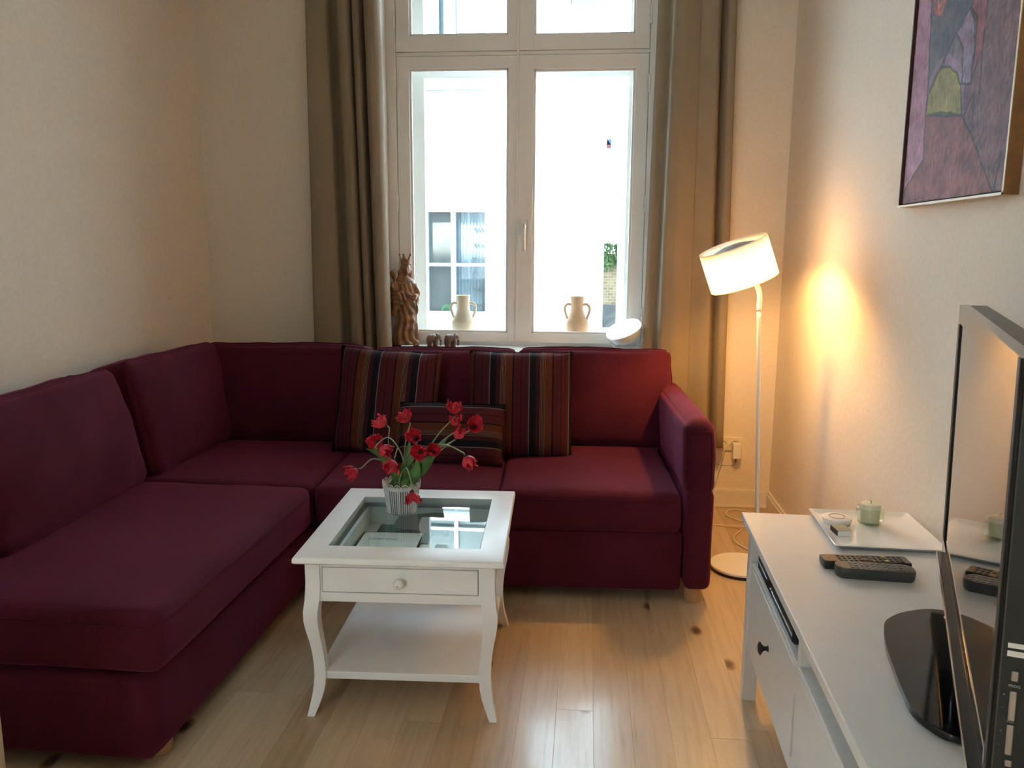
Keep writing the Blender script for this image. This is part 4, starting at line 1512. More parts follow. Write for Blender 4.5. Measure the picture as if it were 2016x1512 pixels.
def elephant(label, loc, rz, sc_=1.0):
    e = thing('elephant_figurine', label, 'figurine', loc, rz, 'carved wooden elephants on the sill')
    bm = NB()
    ellipsoid(bm, (-0.004, 0, 0.058), 0.036, 0.026, 0.027)
    ellipsoid(bm, (-0.020, 0, 0.056), 0.022, 0.025, 0.027)
    ellipsoid(bm, (0.036, 0, 0.066), 0.020, 0.018, 0.021)
    for (lx, ly) in ((0.018, 0.014), (0.018, -0.014), (-0.024, 0.014), (-0.024, -0.014)):
        tube(bm, [(lx, ly, 0.05), (lx, ly * 1.05, 0.022), (lx, ly * 1.05, 0.0)], [0.012, 0.009, 0.0105], 10)
    tube(bm, smooth_path([(0.046, 0, 0.064), (0.058, 0, 0.048), (0.059, 0, 0.024), (0.056, 0, 0.006)], 5), [0.011] * 4 + [0.0085] * 5 + [0.006] * 7, 10)
    tube(bm, smooth_path([(-0.040, 0, 0.066), (-0.046, 0, 0.050), (-0.045, 0, 0.022)], 5), 0.0028, 6)
    o = remesh('body', bm, 0.0022, M['wood_dark'], e, 3)
    for s in (-1, 1):
        b2 = NB()
        ellipsoid(b2, (0.026, s * 0.020, 0.064), 0.014, 0.0035, 0.018, (0, 0.2, s * -0.5))
        obj('ear', b2, M['wood_dark'], e, True)
        b2 = NB()
        tube(b2, smooth_path([(0.045, s * 0.009, 0.056), (0.056, s * 0.012, 0.048), (0.064, s * 0.012, 0.052)], 4), [0.0025] * 5 + [0.001] * 4, 6)
        obj('tusk', b2, M['socket'], e, True)
    e.scale = (sc_, sc_, sc_)
    return e


elephant('carved dark wooden elephant nearer the statue, seen from behind', (-0.803, 4.185, 0.818), R(38), 0.80)
elephant('carved dark wooden elephant farther from the statue, seen from behind', (-0.709, 4.185, 0.818), R(42), 0.82)


def jar(label, loc, mat, rz):
    j = thing('amphora_jar', label, 'jar', loc, rz, 'terracotta jars between the window panes')
    bm = NB()
    pr = [(0.0, 0.0), (0.052, 0.0), (0.057, 0.012), (0.063, 0.040), (0.064, 0.062), (0.060, 0.078), (0.049, 0.092), (0.040, 0.115), (0.034, 0.140), (0.033, 0.158), (0.035, 0.185), (0.038, 0.202), (0.039, 0.208), (0.034, 0.209), (0.030, 0.195), (0.029, 0.160)]
    lathe(bm, pr, 40, cap=False)
    obj('jar_body', bm, mat, j, autosmooth=50)
    for s in (-1, 1):
        b2 = NB()
        tube(b2, smooth_path([(s * 0.032, 0, 0.163), (s * 0.052, 0, 0.166), (s * 0.066, 0, 0.150), (s * 0.066, 0, 0.125), (s * 0.052, 0, 0.085)], 6), 0.0075, 10)
        obj('handle', b2, mat, j, True)
    return j


jar('pale cream two-handled clay jar in front of the opposite house window', (-0.678, 4.43, 0.868), M['terra_pale'], R(5))
jar('orange terracotta two-handled jar on the armrest side of the window', (-0.054, 4.43, 0.868), M['terra'], R(-4))

# tilted portable mood lamp: white diffuser disc in a clear bowl
ml = thing('mood_lamp', 'white round mood lamp with clear bowl body tilted back on the sill', 'lamp', (0.190, 4.150, 0.818))
tilt = Euler((R(15), R(-22), 0)).to_matrix().to_4x4()
bm = NB()
lathe(bm, [(0.0, -0.098), (0.030, -0.093), (0.060, -0.077), (0.080, -0.052), (0.090, -0.022), (0.0925, 0.0), (0.0925, 0.010)], 40, cap=False)
o = obj('clear_bowl', bm, M['clear_body'], ml, True); o.matrix_local = Matrix.Translation((0, 0, 0.100)) @ tilt
bm = NB()
lathe(bm, [(0.0, -0.055), (0.045, -0.052), (0.072, -0.036), (0.084, -0.010), (0.088, 0.006)], 40, cap=False)
o = obj('inner_reflector', bm, M['lamp_white'], ml, True); o.matrix_local = Matrix.Translation((0, 0, 0.100)) @ tilt
bm = NB()
lathe(bm, [(0.0925, 0.006), (0.0930, 0.014), (0.088, 0.026), (0.070, 0.034), (0.035, 0.039), (0.0, 0.040)], 40, cap=False)
lathe(bm, [(0.0, 0.005), (0.0925, 0.006)], 40, cap=False)
o = obj('diffuser', bm, M['mood_glow'], ml, True); o.matrix_local = Matrix.Translation((0, 0, 0.100)) @ tilt
bm = NB(); lathe(bm, [(0.0, 0.0), (0.030, 0.0), (0.030, 0.006), (0.0, 0.006)], 24, cap=False); obj('foot_pad', bm, M['clear_body'], ml, loc=(0, 0, 0))

# ================================================================== FLOOR LAMP
fl = thing('floor_lamp', 'white floor lamp with tilted glowing drum shade beside the sofa', 'lamp', (0.672, 3.340, 0))
bm = NB(); lathe(bm, [(0.0, 0.012), (0.129, 0.012), (0.1305, 0.0135), (0.1305, 0.020), (0.128, 0.0225), (0.0, 0.023)], 64, cap=False); obj('base', bm, M['lamp_white'], fl, autosmooth=40)
bm = NB(); lathe(bm, [(0.0, 0.0), (0.129, 0.0), (0.1300, 0.002), (0.1300, 0.012), (0.0, 0.012)], 64, cap=False); obj('base_rim', bm, M['dark_rim'], fl, autosmooth=40)
px0, px1 = 0.064, 0.014
bm = NB()
tube(bm, [(px0, 0, 0.02), (px0 - 0.002, 0, 0.05), (px1 + 0.002, 0, 1.06), (px1, 0, 1.095)], 0.0088, 16)
obj('pole', bm, M['lamp_white'], fl, True)
bm = NB()
neck = smooth_path([(px1, 0, 1.09), (px1, 0, 1.14), (px1 - 0.004, 0, 1.17), (px1 - 0.022, -0.004, 1.205), (px1 - 0.05, -0.01, 1.225)], 6)
tube(bm, neck, 0.0100, 16)
obj('neck', bm, M['lamp_white'], fl, True)
axis = Vector((-0.350, -0.075, 0.932)).normalized()
sq = axis.to_track_quat('Z', 'Y').to_matrix().to_4x4()
SC_ = Vector((0.597 - 0.672, 0.0, 1.278))
SMX = Matrix.Translation(SC_) @ sq
bm = NB()
lathe(bm, [(0.1360, -0.080), (0.1362, 0.080), (0.1346, 0.080), (0.1344, -0.080), (0.1360, -0.080)], 72, cap=False)
o = obj('shade', bm, M['shade'], fl, True); o.matrix_local = SMX
bm = NB()
for z in (-0.080, 0.080):
    tube(bm, [(0.1354 * math.cos(2 * PI * k / 72), 0.1354 * math.sin(2 * PI * k / 72), z) for k in range(72)], 0.0014, 6, closed=True)
o = obj('shade_rim', bm, M['shade'], fl, True); o.matrix_local = SMX
bm = NB()   # shallow metal reflector inside the top opening
lathe(bm, [(0.0, 0.078), (0.050, 0.075), (0.085, 0.066), (0.108, 0.052), (0.108, 0.050), (0.085, 0.062), (0.050, 0.070), (0.0, 0.073)], 48, cap=False)
o = obj('top_reflector', bm, plain('reflector_grey', (0.42, 0.42, 0.43), 0.35, metal=0.3), fl, True); o.matrix_local = SMX
bm = NB()
for k in range(3):
    a = 2 * PI * k / 3 + 0.5
    tube(bm, [(0.100 * math.cos(a), 0.100 * math.sin(a), 0.054), (0.135 * math.cos(a), 0.135 * math.sin(a), 0.060)], 0.0022, 6)
tube(bm, [(0, 0, 0.058), (0, 0, 0.020)], 0.006, 8)
tube(bm, [(0.0, 0, 0.02), (0.06, 0.0, -0.04)], 0.006, 8)
o = obj('spider', bm, M['silver'], fl, True); o.matrix_local = SMX
bulb_d = bpy.data.lights.new('bulb', 'POINT')
bulb_d.energy = 3.9
bulb_d.color = (1.0, 0.51, 0.13)
bulb_d.shadow_soft_size = 0.028
bulb = bpy.data.objects.new('bulb', bulb_d)
COL.objects.link(bulb)
bulb.parent = fl
bulb.location = SMX @ Vector((0, 0, -0.024))

# lamp cord on the floor, wall socket and adapter
bm = NB()
tube(bm, smooth_path([(0.560, 3.895, 0.004), (0.640, 3.880, 0.004), (0.720, 3.865, 0.004), (0.760, 3.830, 0.004), (0.715, 3.740, 0.004), (0.700, 3.660, 0.004), (0.725, 3.590, 0.004), (0.760, 3.520, 0.006), (0.770, 3.440, 0.012), (0.765, 3.390, 0.016)], 8), 0.0034, 8)
tube(bm, smooth_path([(0.88, 4.08, 0.004), (0.845, 4.10, 0.004), (0.79, 4.13, 0.004), (0.745, 4.11, 0.004), (0.725, 4.03, 0.004), (0.77, 3.96, 0.004), (0.83, 3.92, 0.005), (0.80, 3.86, 0.008), (0.72, 3.866, 0.008)], 8), 0.0034, 8)
tag(obj('lamp_cord', bm, M['cord'], None, True), 'cream lamp cord looping over the floor behind the floor lamp', 'cord')
so = thing('wall_socket', 'ivory double wall socket low beside the curtain', 'socket', (0.768, 4.200, 0.337))
bm = NB(); box(bm, -0.092, 0.048, -0.010, 0.0, -0.036, 0.036, 0.004); obj('cover_plate', bm, M['socket'], so)
for xx in (-0.052, 0.008):
    bm = NB()
    lathe(bm, [(0.0, 0.003), (0.0185, 0.003), (0.020, 0.016), (0.023, 0.016), (0.023, 0.009)], 28, 'Y', cap=False)
    xform(bm, Matrix.Scale(-1, 4, (0, 1, 0)))
    obj('outlet', bm, M['socket'], so, autosmooth=40, loc=(xx, 0, 0))
ad = thing('power_adapter', 'white plug-in power adapter hanging in the wall socket', 'adapter', (0.780, 4.183, 0.318))
bm = NB(); box(bm, -0.020, 0.022, -0.040, 0.0, -0.050, 0.032, 0.007); obj('adapter_body', bm, M['lamp_white'], ad)
bm = NB(); tube(bm, [(0, -0.02, -0.049), (0, -0.02, -0.072)], 0.004, 8); obj('strain_relief', bm, M['wire_dark'], ad)
bm = NB(); tube(bm, smooth_path([(0.780, 4.163, 0.246), (0.770, 4.163, 0.232), (0.74, 4.165, 0.226), (0.70, 4.175, 0.228), (0.66, 4.185, 0.236), (0.60, 4.188, 0.25)], 6), 0.0016, 6)
tag(obj('adapter_cable', bm, M['wire_dark'], None, True), 'thin dark cable sagging from the power adapter along the wall', 'cable')
bm = NB(); tube(bm, smooth_path([(0.725, 4.178, 0.320), (0.700, 4.165, 0.22), (0.665, 4.16, 0.10), (0.640, 4.14, 0.02), (0.600, 4.05, 0.005), (0.560, 3.97, 0.004)], 6), 0.0026, 6)
tag(obj('socket_cable', bm, M['lamp_white'], None, True), 'white cable running down from the wall socket behind the sofa arm', 'cable')

# nail in the left wall
bm = NB(); lathe(bm, [(0.0, 0.012), (0.004, 0.011), (0.004, 0.009), (0.0014, 0.008), (0.0014, 0.0)], 10, 'X', cap=False)
tag(obj('wall_nail', bm, M['silver'], None, True, loc=(XL, 3.76, 1.085)), 'small nail sticking out of the bare wall above the sofa corner', 'nail')

# ================================================================== PAINTING
pt = thing('framed_painting', 'mauve and red abstract painting of an archway in a walnut box frame', 'painting', (XR, 2.30, 1.90), 0)
PY0, PY1, PZ0, PZ1 = 1.975 - 2.30, 2.612 - 2.30, 1.462 - 1.90, 2.40 - 1.90
fx0, fx1 = -0.035, -0.002
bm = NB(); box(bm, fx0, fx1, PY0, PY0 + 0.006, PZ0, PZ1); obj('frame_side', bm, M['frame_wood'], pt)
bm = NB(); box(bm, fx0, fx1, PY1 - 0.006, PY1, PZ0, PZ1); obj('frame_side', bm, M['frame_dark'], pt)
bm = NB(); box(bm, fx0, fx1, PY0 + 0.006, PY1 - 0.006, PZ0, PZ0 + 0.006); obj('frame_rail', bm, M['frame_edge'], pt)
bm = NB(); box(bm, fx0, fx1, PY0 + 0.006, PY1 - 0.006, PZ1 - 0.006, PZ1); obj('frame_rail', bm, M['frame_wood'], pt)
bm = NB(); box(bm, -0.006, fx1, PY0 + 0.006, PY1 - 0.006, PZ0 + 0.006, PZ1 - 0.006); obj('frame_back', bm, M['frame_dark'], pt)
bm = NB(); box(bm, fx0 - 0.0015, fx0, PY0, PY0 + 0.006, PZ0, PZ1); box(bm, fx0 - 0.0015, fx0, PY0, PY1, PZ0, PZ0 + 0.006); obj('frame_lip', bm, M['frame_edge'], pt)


def inpoly(y, z, P):
    r_ = False
    n = len(P)
    for i in range(n):
        (ya, za), (yb, zb) = P[i], P[(i + 1) % n]
        if (za > z) != (zb > z) and y < (yb - ya) * (z - za) / (zb - za) + ya:
            r_ = not r_
    return r_


def segd(y, z, P, closed=True):
    best = 9
    n = len(P)
    for i in range(n if closed else n - 1):
        (ya, za), (yb, zb) = P[i], P[(i + 1) % n]
        dy, dz = yb - ya, zb - za
        t = max(0, min(1, ((y - ya) * dy + (z - za) * dz) / (dy * dy + dz * dz + 1e-12)))
        best = min(best, math.hypot(y - ya - t * dy, z - za - t * dz))
    return best


ARCH = [(2.48, 1.71), (2.472, 1.765), (2.44, 1.802), (2.40, 1.822), (2.358, 1.818), (2.30, 1.79), (2.268, 1.752), (2.247, 1.675)]
SUR = [(2.485, 1.74), (2.468, 1.81), (2.42, 1.845), (2.36, 1.848), (2.29, 1.815), (2.255, 1.78), (2.235, 1.675), (2.247, 1.675), (2.268, 1.752), (2.30, 1.79), (2.358, 1.818), (2.40, 1.822), (2.44, 1.802), (2.472, 1.765), (2.48, 1.71)]
PATH = [(2.48, 1.71), (2.36, 1.700), (2.247, 1.675), (2.179, 1.616), (2.10, 1.53), (2.038, 1.466), (2.62, 1.45), (2.575, 1.523), (2.468, 1.587)]
PINK = [(2.53, 2.42), (2.505, 2.023), (2.481, 1.803), (2.48, 1.71), (2.468, 1.587), (2.575, 1.523), (2.64, 1.48), (2.64, 2.42)]
SPEAR = [(2.225, 2.02), (2.245, 1.93), (2.21, 1.90), (2.205, 1.83), (2.215, 1.746), (2.165, 1.82), (2.160, 1.93), (2.185, 2.02)]
PURP = [(2.319, 1.89), (2.255, 1.935), (2.225, 1.90), (2.21, 1.84), (2.215, 1.746), (2.262, 1.755), (2.276, 1.845)]
GREYB = [(2.50, 2.42), (2.505, 2.023), (2.481, 1.803), (2.478, 1.76), (2.33, 1.885), (2.25, 1.93), (2.225, 2.02), (2.22, 2.42)]
MID = [(2.478, 1.76), (2.33, 1.885), (2.276, 1.85), (2.26, 1.76), (2.30, 1.80), (2.40, 1.845), (2.46, 1.81)]
ORNG = [(2.495, 2.06), (2.475, 1.985), (2.43, 1.968), (2.40, 2.02), (2.36, 2.10), (2.385, 2.10), (2.425, 2.0), (2.455, 1.985), (2.475, 2.06)]
REG = [(ARCH, '#978e48'), (SUR, '#86707f'), (PATH, '#86504a'), (PINK, '#a5768a'), (SPEAR, '#8a4f57'), (PURP, '#826b80'), (MID, '#6a5c66'), (GREYB, '#565058')]
LINES = [(ARCH, True), (PATH, True), (PINK, True), (SPEAR, True), (PURP, True), ([(2.165, 1.82), (2.158, 1.712)], False), ([(2.33, 1.885), (2.478, 1.76)], False), ([(2.235, 1.675), (2.19, 1.72), (2.18, 1.62)], False), ([(2.04, 1.47), (2.02, 1.56), (2.055, 1.52)], False)]
RC = [(P, lin(c)[:3]) for P, c in REG]
ny_, nz_ = 190, 260
ya, yb, za, zb = PY0 + 0.010 + 2.30, PY1 - 0.014 + 2.30, PZ0 + 0.010 + 1.90, PZ1 - 0.010 + 1.90
verts, faces, cols = [], [], []
for j in range(nz_ + 1):
    for i in range(ny_ + 1):
        y, z = ya + (yb - ya) * i / ny_, (za + (2.11 - za) * j / 220 if j <= 220 else 2.11 + (zb - 2.11) * (j - 220) / 40)
        verts.append((-0.028 + 0.0006 * noise.noise(Vector((y * 60, z * 60, 0))), y - 2.30, z - 1.90))
        w1 = 0.0028 * noise.noise(Vector((y * 30, z * 30, 1)))
        w2 = 0.0028 * noise.noise(Vector((y * 30, z * 30, 7)))
        yy, zz = y + w1, z + w2
        c = None
        for P, cc in RC:
            if inpoly(yy, zz, P):
                c = cc
                break
        if c is None:
            t = 0.5 + 0.5 * noise.noise(Vector((y * 5, z * 4, 3)))
            a_, b_ = lin('#645256')[:3], lin('#774d4e')[:3]
            c = tuple(a_[k] * (1 - t) + b_[k] * t for k in range(3))
        if z < 2.12 and segd(yy, zz, ORNG) < 0.006:
            c = lin('#b5604f')[:3]
        dmin = min(segd(yy, zz, P, cl) for P, cl in LINES) if z < 2.13 else 1
        if dmin < 0.0036:
            c = tuple(x * (0.12 + 0.3 * dmin / 0.0036) for x in c)
        cols.append(c + (1.0,))
for j in range(nz_):
    for i in range(ny_):
        a = j * (ny_ + 1) + i
        faces.append((a, a + ny_ + 1, a + ny_ + 2, a + 1))
me = bpy.data.meshes.new('canvas')
me.from_pydata(verts, [], faces)
ca = me.color_attributes.new('paint', 'FLOAT_COLOR', 'POINT')
ca.data.foreach_set('color', [x for c in cols for x in c])
link_mesh('canvas', me, attr_mat('oil_paint', 'paint', 0.55, 0.5), pt, True)

# ================================================================== TV BENCH
CR = R(-1.66)
CO = (0.467, 2.36)
cab = thing('tv_bench', 'long white media bench with open shelves, drawers and black knobs', 'tv bench', (CO[0], CO[1], 0), CR)
CW, CL, CH = 0.470, 1.48, 0.570
CM = M['cabinet_white']
bm = NB(); box(bm, 0.0, CW, -CL, 0.0, CH - 0.022, CH, 0.003); obj('top_panel', bm, CM, cab)
for (ya, yb) in ((-0.055, -0.014), (-CL + 0.014, -CL + 0.055)):
    for (xa, xb) in ((0.022, 0.062), (CW - 0.055, CW - 0.014)):
        bm = NB(); box(bm, xa, xb, ya, yb, 0, CH - 0.022, 0.002); obj('leg', bm, CM, cab)
for (ya, yb) in ((-0.046, -0.026), (-CL + 0.026, -CL + 0.046)):
    bm = NB(); box(bm, 0.06, CW - 0.055, ya, yb, 0.16, CH - 0.022); obj('side_panel', bm, CM, cab)
DV = -0.652
bm = NB(); box(bm, 0.030, CW - 0.02, DV - 0.012, DV + 0.012, 0.19, CH - 0.022, 0.001, 1); obj('divider', bm, CM, cab)
bm = NB(); box(bm, CW - 0.026, CW - 0.020, -CL + 0.05, -0.05, 0.16, CH - 0.022); obj('back_panel', bm, CM, cab)
SEC = [(-0.056, DV + 0.012), (DV - 0.012, -CL + 0.056)]
for (ya, yb) in SEC:
    bm = NB(); box(bm, 0.028, CW - 0.026, yb, ya, 0.424, 0.440, 0.001, 1); obj('shelf', bm, CM, cab)
bm = NB(); box(bm, 0.030, 0.048, -CL + 0.055, -0.055, 0.165, 0.205, 0.002); obj('bottom_rail', bm, CM, cab)
bm = NB(); box(bm, 0.048, CW - 0.026, -CL + 0.05, -0.05, 0.195, 0.207); obj('bottom_board', bm, CM, cab)
for (ya, yb) in SEC:
    bm = NB(); box(bm, 0.027, 0.046, yb + 0.002, ya - 0.002, 0.208, 0.421, 0.002); d_ = obj('drawer', bm, CM, cab)
    bm = NB()
    lathe(bm, [(0.0, 0.026), (0.010, 0.0255), (0.0165, 0.022), (0.0165, 0.019), (0.010, 0.015), (0.0055, 0.010), (0.0060, 0.003), (0.009, 0.0)], 24, 'X', cap=False)
    xform(bm, Matrix.Scale(-1, 4, (1, 0, 0)))
    obj('knob', bm, M['knob_black'], d_, autosmooth=40, loc=(0.027, (ya + yb) / 2 + 0.0, 0.318))


def cab_w(x, y, z=CH):
    return (CO[0] + x * math.cos(CR) - y * math.sin(CR), CO[1] + x * math.sin(CR) + y * math.cos(CR), z)


# player on the open shelf
dv = thing('media_player', 'slim black media player on the open shelf of the white bench', 'player', cab_w(0.036, -0.35, 0.440), CR)
bm = NB(); box(bm, 0, 0.26, -0.225, 0.225, 0.006, 0.066, 0.003); obj('player_body', bm, M['black_matt'], dv)
bm = NB(); box(bm, -0.004, 0.001, -0.223, 0.223, 0.010, 0.062, 0.001, 1); obj('front_panel', bm, M['black_matt'], dv)
bm = NB(); box(bm, -0.006, -0.003, -0.222, 0.05, 0.024, 0.0255); obj('chrome_line', bm, M['chrome'], dv)
bm = NB(); box(bm, -0.006, -0.003, 0.09, 0.222, 0.030, 0.0315); obj('chrome_line', bm, M['chrome'], dv)
for (xx, yy) in ((0.02, 0.2), (0.02, -0.2), (0.24, 0.2), (0.24, -0.2)):
    bm = NB(); lathe(bm, [(0.010, 0.0), (0.010, 0.006)], 12); obj('rubber_foot', bm, M['black_matt'], dv, loc=(xx, yy, 0))

# ---- tray with candle things
tr = thing('tray', 'square white porcelain tray at the far end of the bench', 'tray', cab_w(0.332, -0.134), CR)
bm = NB()
hx, hy = 0.140, 0.152
secs = [(0.012, 0.0), (0.025, 0.001), (0.004, 0.010), (0.0, 0.013), (0.001, 0.0145), (0.005, 0.0135), (0.016, 0.0075), (0.030, 0.005), (0.06, 0.0045)]
rg = []


def rrect(hx, hy, r, n=5):
    out = []
    for (cx, cy, a0_) in ((hx - r, hy - r, 0), (-hx + r, hy - r, 90), (-hx + r, -hy + r, 180), (hx - r, -hy + r, 270)):
        for k in range(n + 1):
            a = R(a0_ + 90 * k / n)
            out.append((cx + r * math.cos(a), cy + r * math.sin(a)))
    return out


for ins, z in [(0.030, 0.0), (0.018, 0.0)] + secs[2:]:
    rg.append([bm.verts.new((x, y, z)) for x, y in rrect(hx - ins, hy - ins, 0.006)])
for a, b_ in zip(rg, rg[1:]):
    n = len(a)
    for k in range(n):
        bm.faces.new((a[k], a[(k + 1) % n], b_[(k + 1) % n], b_[k]))
bm.faces.new(rg[0]); bm.faces.new(rg[-1])
obj('tray_plate', bm, M['porcelain'], tr, autosmooth=60)
TZ = CH + 0.0052
pk = thing('scented_wax_dish', 'flat round white dish with a thin pink ring on the tray', 'dish', (0.713, 2.272, TZ))
bm = NB(); lathe(bm, [(0.0, 0.0), (0.034, 0.0), (0.037, 0.003), (0.0405, 0.016), (0.0400, 0.0185), (0.036, 0.0200), (0.0, 0.0205)], 40, cap=False); obj('dish_body', bm, M['lamp_white'], pk, autosmooth=40)
bm = NB(); tube(bm, [(0.021 * math.cos(2 * PI * k / 40), 0.021 * math.sin(2 * PI * k / 40), 0.0206) for k in range(40)], 0.0012, 6, closed=True); obj('pink_ring', bm, M['pink_print'], pk, True)
mb = thing('matchbox', 'small olive and white matchbox on the tray in front of the round dish', 'matchbox', (0.701, 2.190, TZ), R(4))
bm = NB(); box(bm, -0.0185, 0.0185, -0.0270, 0.0270, 0.0, 0.0145, 0.0008, 1); obj('inner_box', bm, M['card'], mb)
bm = NB(); box(bm, -0.0195, 0.0195, -0.0262, 0.0262, 0.0145, 0.0155); obj('sleeve', bm, M['matchbox'], mb)
bm = NB(); box(bm, -0.0198, -0.0185, -0.0262, 0.0262, 0.0008, 0.0148); obj('striker_strip', bm, M['striker'], mb)
ch = thing('candle_holder', 'small clear glass tumbler candle holder on the tray', 'candle holder', (0.806, 2.283, TZ))
bm = NB(); lathe(bm, [(0.0, 0.0), (0.030, 0.0), (0.036, 0.004), (0.0385, 0.016), (0.0365, 0.040), (0.0355, 0.048), (0.0345, 0.048), (0.0350, 0.040), (0.0368, 0.016), (0.034, 0.007), (0.0, 0.006)], 40, cap=False); obj('tumbler', bm, M['cup_glass'], ch, True)
cl = thing('candle', 'pale green candle stub with a black wick inside the glass tumbler', 'candle', (0.806, 2.283, TZ + 0.0062))
bm = NB(); lathe(bm, [(0.0, 0.0), (0.024, 0.0), (0.0255, 0.003), (0.0268, 0.046), (0.0262, 0.051), (0.0230, 0.053), (0.0, 0.0515)], 36, cap=False); obj('wax_body', bm, M['wax'], cl, autosmooth=50)
bm = NB(); tube(bm, smooth_path([(0, 0, 0.050), (0.0005, 0, 0.058), (-0.0035, 0, 0.061)], 4), 0.0009, 6); obj('wick', bm, M['black_matt'], cl)


# ---- remotes
def remote(label, loc, rz, L, W, H, wav, bodym, facem, keym, rows, cols_, group='remote controls on the bench'):
    r_ = thing('remote_control', label, 'remote', loc, rz, group)
    n = 24
    bm = NB()
    lo_, hi2, bot = [], [], []
    pts = []
    rc = W * (0.42 if wav else 0.14)
    P = rrect(L / 2, W / 2, rc, 6)
    P2 = []
    for x, y in P:
        P2.append((x, y * (1 - wav * 0.10 * math.cos(x / L * 2 * PI))))
    for sc_, z in ((0.86, 0.0), (0.97, H * 0.25), (1.0, H * 0.6), (0.985, H * 0.92), (0.94, H)):
        pts.append([bm.verts.new((x * (1 - (1 - sc_) * W / L), y * sc_, z + (0.10 * H * wav * math.cos(x / L * 2 * PI) if z == 0 else 0) + (0.004 if wav and z == 0 and abs(x) < L * 0.2 else 0))) for x, y in P2])
    for a, b_ in zip(pts, pts[1:]):
        m = len(a)
        for k in range(m):
            bm.faces.new((a[k], a[(k + 1) % m], b_[(k + 1) % m], b_[k]))
    bm.faces.new(pts[0]); bm.faces.new(pts[-1])
    obj('body', bm, bodym, r_, autosmooth=50)
    bm = NB(); prism(bm, [(x * 0.955, y * 0.88) for x, y in P2], H, H + 0.0008); obj('face', bm, facem, r_)
    for i in range(rows):
        for j in range(cols_):
            x = -L * 0.30 + L * 0.70 * i / (rows - 1)
            y = (j - (cols_ - 1) / 2) * W * 0.27
            if i in (5,) and not wav:
                continue
            m_ = keym
            if not wav and i == rows - 4 and j in (0, cols_ - 1):
                m_ = M['key_yellow']
            bm = NB(); box(bm, x - L * 0.018, x + L * 0.018, y - W * 0.085, y + W * 0.085, H + 0.0006, H + 0.0026, 0.0006, 1)
            obj('key', bm, m_, r_)
    if not wav:
        bm = NB(); lathe(bm, [(W * 0.16, H + 0.0008), (W * 0.17, H + 0.002), (W * 0.32, H + 0.002), (W * 0.33, H + 0.0008)], 24, cap=False); obj('ring_pad', bm, keym, r_, loc=(-L * 0.30 + L * 0.70 * 5 / (rows - 1), 0, 0))
        bm = NB(); box(bm, -L * 0.435, -L * 0.415, -0.003, 0.003, H + 0.0007, H + 0.0016); obj('power_key', bm, M['key_grey'], r_)
    return r_


remote('flat dark brown remote with tiny yellow keys behind the grey one', (0.690, 1.962, CH), R(1.0), 0.208, 0.050, 0.021, 0, M['remote_dark'], M['remote_brown'], M['key_dark'], 13, 3)
remote('rounded grey remote lying nearer the screen in front of the dark brown one', (0.693, 1.903, CH), R(-4.5), 0.180, 0.052, 0.025, 1, M['remote_grey'], M['remote_grey'], M['key_grey'], 11, 3)

# ================================================================== TELEVISION
TVR = R(-19.63)
tv = thing('television', 'black flat screen television standing on the white bench', 'tv', (0.637, 1.383, CH), TVR)
Z0, Z1, HW = 0.085, 0.652, 0.4755
body_m = Matrix.Translation((0, 0, Z1)) @ Matrix.Rotation(R(-1.2), 4, 'Y') @ Matrix.Translation((0, 0, -Z1))


def tvp(name, bm, mat, parent=None, **k):
    o = obj(name, bm, mat, parent or tv, **k)
    if parent is None:
        o.matrix_local = body_m
    return o


SZ0, SZ1, SY = 0.135, 0.615, 0.435
bm = NB()   # glossy front bezel
for (ya, yb, za, zb) in ((-HW, -SY, Z0, Z1), (SY, HW, Z0, Z1), (-SY, SY, SZ1, Z1), (-SY, SY, Z0, SZ0)):
    box(bm, 0.0, 0.018, ya, yb, za, zb)
tvp('bezel', bm, M['black_gloss'])
bm = NB(); box(bm, 0.002, 0.018, -SY, SY, SZ0, SZ1); tvp('screen', bm, M['screen'])
bm = NB(); box(bm, -0.0012, 0.001, SY - 0.004, HW - 0.006, SZ0 + 0.002, SZ1 - 0.004); tvp('matt_strip', bm, M['black_matt'])
bm = NB(); box(bm, -0.0012, 0.001, -HW, -SY - 0.022, Z0 + 0.014, Z1 - 0.001); tvp('matt_strip', bm, M['black_matt'])
bm = NB(); box(bm, 0.018, 0.052, -HW + 0.001, HW - 0.001, Z0, Z1 - 0.001, 0.003); tvp('housing', bm, M['tv_top'])
bm = NB(); box(bm, 0.004, 0.110, -HW - 0.004, -HW + 0.001, Z0 + 0.01, Z1 - 0.003, 0.002); tvp('side_panel', bm, M['tv_side'])
bm = NB(); box(bm, 0.052, 0.105, -HW + 0.02, HW - 0.12, Z0 + 0.03, Z1 - 0.05, 0.015); tvp('rear_cover', bm, M['tv_side'])
bm = NB(); box(bm, -0.010, 0.020, -HW, HW, Z0 - 0.004, Z0 + 0.012, 0.002); tvp('speaker_bar', bm, M['black_gloss'])
bm = NB(); box(bm, -0.0115, -0.0095, -HW, HW, Z0 + 0.0085, Z0 + 0.0115); tvp('chrome_strip', bm, M['chrome'])
bm = NB(); ellipsoid(bm, (0, 0, 0), 0.0015, 0.004, 0.0035); tvp('standby_eye', bm, M['chrome']); bpy.data.objects['standby_eye'].matrix_local = body_m @ Matrix.Translation((-0.011, 0.12, Z0 + 0.005))
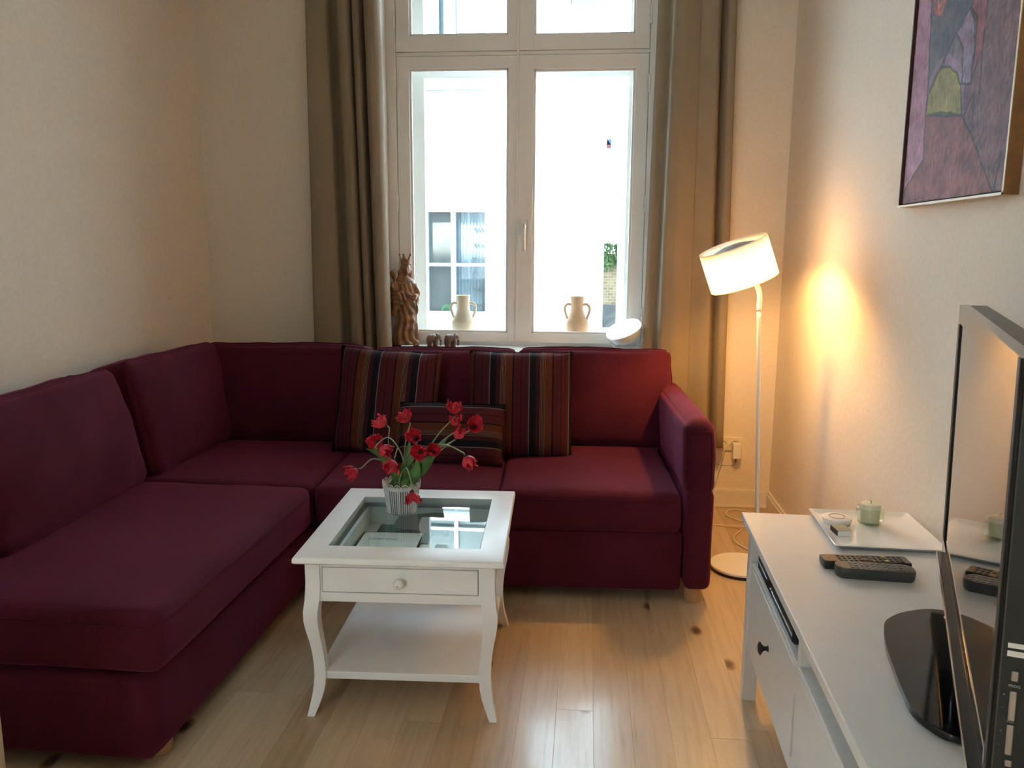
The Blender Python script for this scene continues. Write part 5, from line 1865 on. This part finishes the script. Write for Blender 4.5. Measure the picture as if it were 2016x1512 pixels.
# buttons and stickers on the near side
sx_off = 0.0
for (zc, h_, x_) in ((0.852, 0.012, 0.020), (0.815, 0.036, 0.020), (0.772, 0.038, 0.020), (0.742, 0.008, 0.021), (0.722, 0.009, 0.021)):
    z = zc - CH
    bm = NB(); box(bm, x_ - 0.0035, x_ + 0.0035, -HW - 0.0065, -HW - 0.003, z - h_ / 2, z + h_ / 2, 0.001, 1); tvp('side_button', bm, M['silver'])
for (zc, hh) in ((0.889, 0.006), (0.879, 0.007)):
    bm = NB(); box(bm, 0.0105, 0.056, -HW - 0.0046, -HW - 0.0038, zc - CH - hh / 2, zc - CH + hh / 2); tvp('sticker', bm, M['label_white'])
for (s_, x_, zc) in (('PROG', 0.0145, 0.8380), ('+', 0.0095, 0.826), ('-', 0.0095, 0.810), ('VOL', 0.0155, 0.7935), ('+', 0.0095, 0.780), ('-', 0.0095, 0.763), ('MENU', 0.0055, 0.7205)):
    o = text_obj('button_text', s_, 0.0045, M['grey_print'], tv, (0, 0, 0), (0, 0, 0))
    o.matrix_local = body_m @ Matrix.Translation((x_, -HW - 0.0043, zc - CH)) @ Matrix.Rotation(R(90), 4, 'X')
# stand
bm = NB(); tube(bm, [(0.045, 0, 0.018), (0.045, 0, Z0 + 0.06)], 0.032, 24); obj('stand_neck', bm, M['black_gloss'], tv, True)
poly = []
fr_ = [(-0.165, 0.02), (-0.158, -0.012), (-0.112, -0.050), (-0.04, -0.068), (0.039, -0.082), (0.12, -0.094), (0.185, -0.098), (0.225, -0.096), (0.256, -0.084), (0.282, -0.068), (0.301, -0.050), (0.322, -0.026), (0.334, 0.0), (0.335, 0.04), (0.318, 0.10), (0.25, 0.145), (0.10, 0.16), (-0.05, 0.155), (-0.13, 0.12), (-0.165, 0.06)]
bm = NB()
P_ = smooth_path([(x, y, 0) for y, x in fr_] + [(fr_[0][1], fr_[0][0], 0)], 4)[:-1]
prism(bm, [(p.x, p.y) for p in P_], 0.004, 0.016, 0.003)
obj('stand_base', bm, M['black_gloss'], tv, autosmooth=40)
bm = NB(); prism(bm, [(p.x * 0.94 + 0.002, (p.y - 0.08) * 0.94 + 0.08) for p in P_], 0.0, 0.004); obj('stand_pad', bm, M['black_matt'], tv)
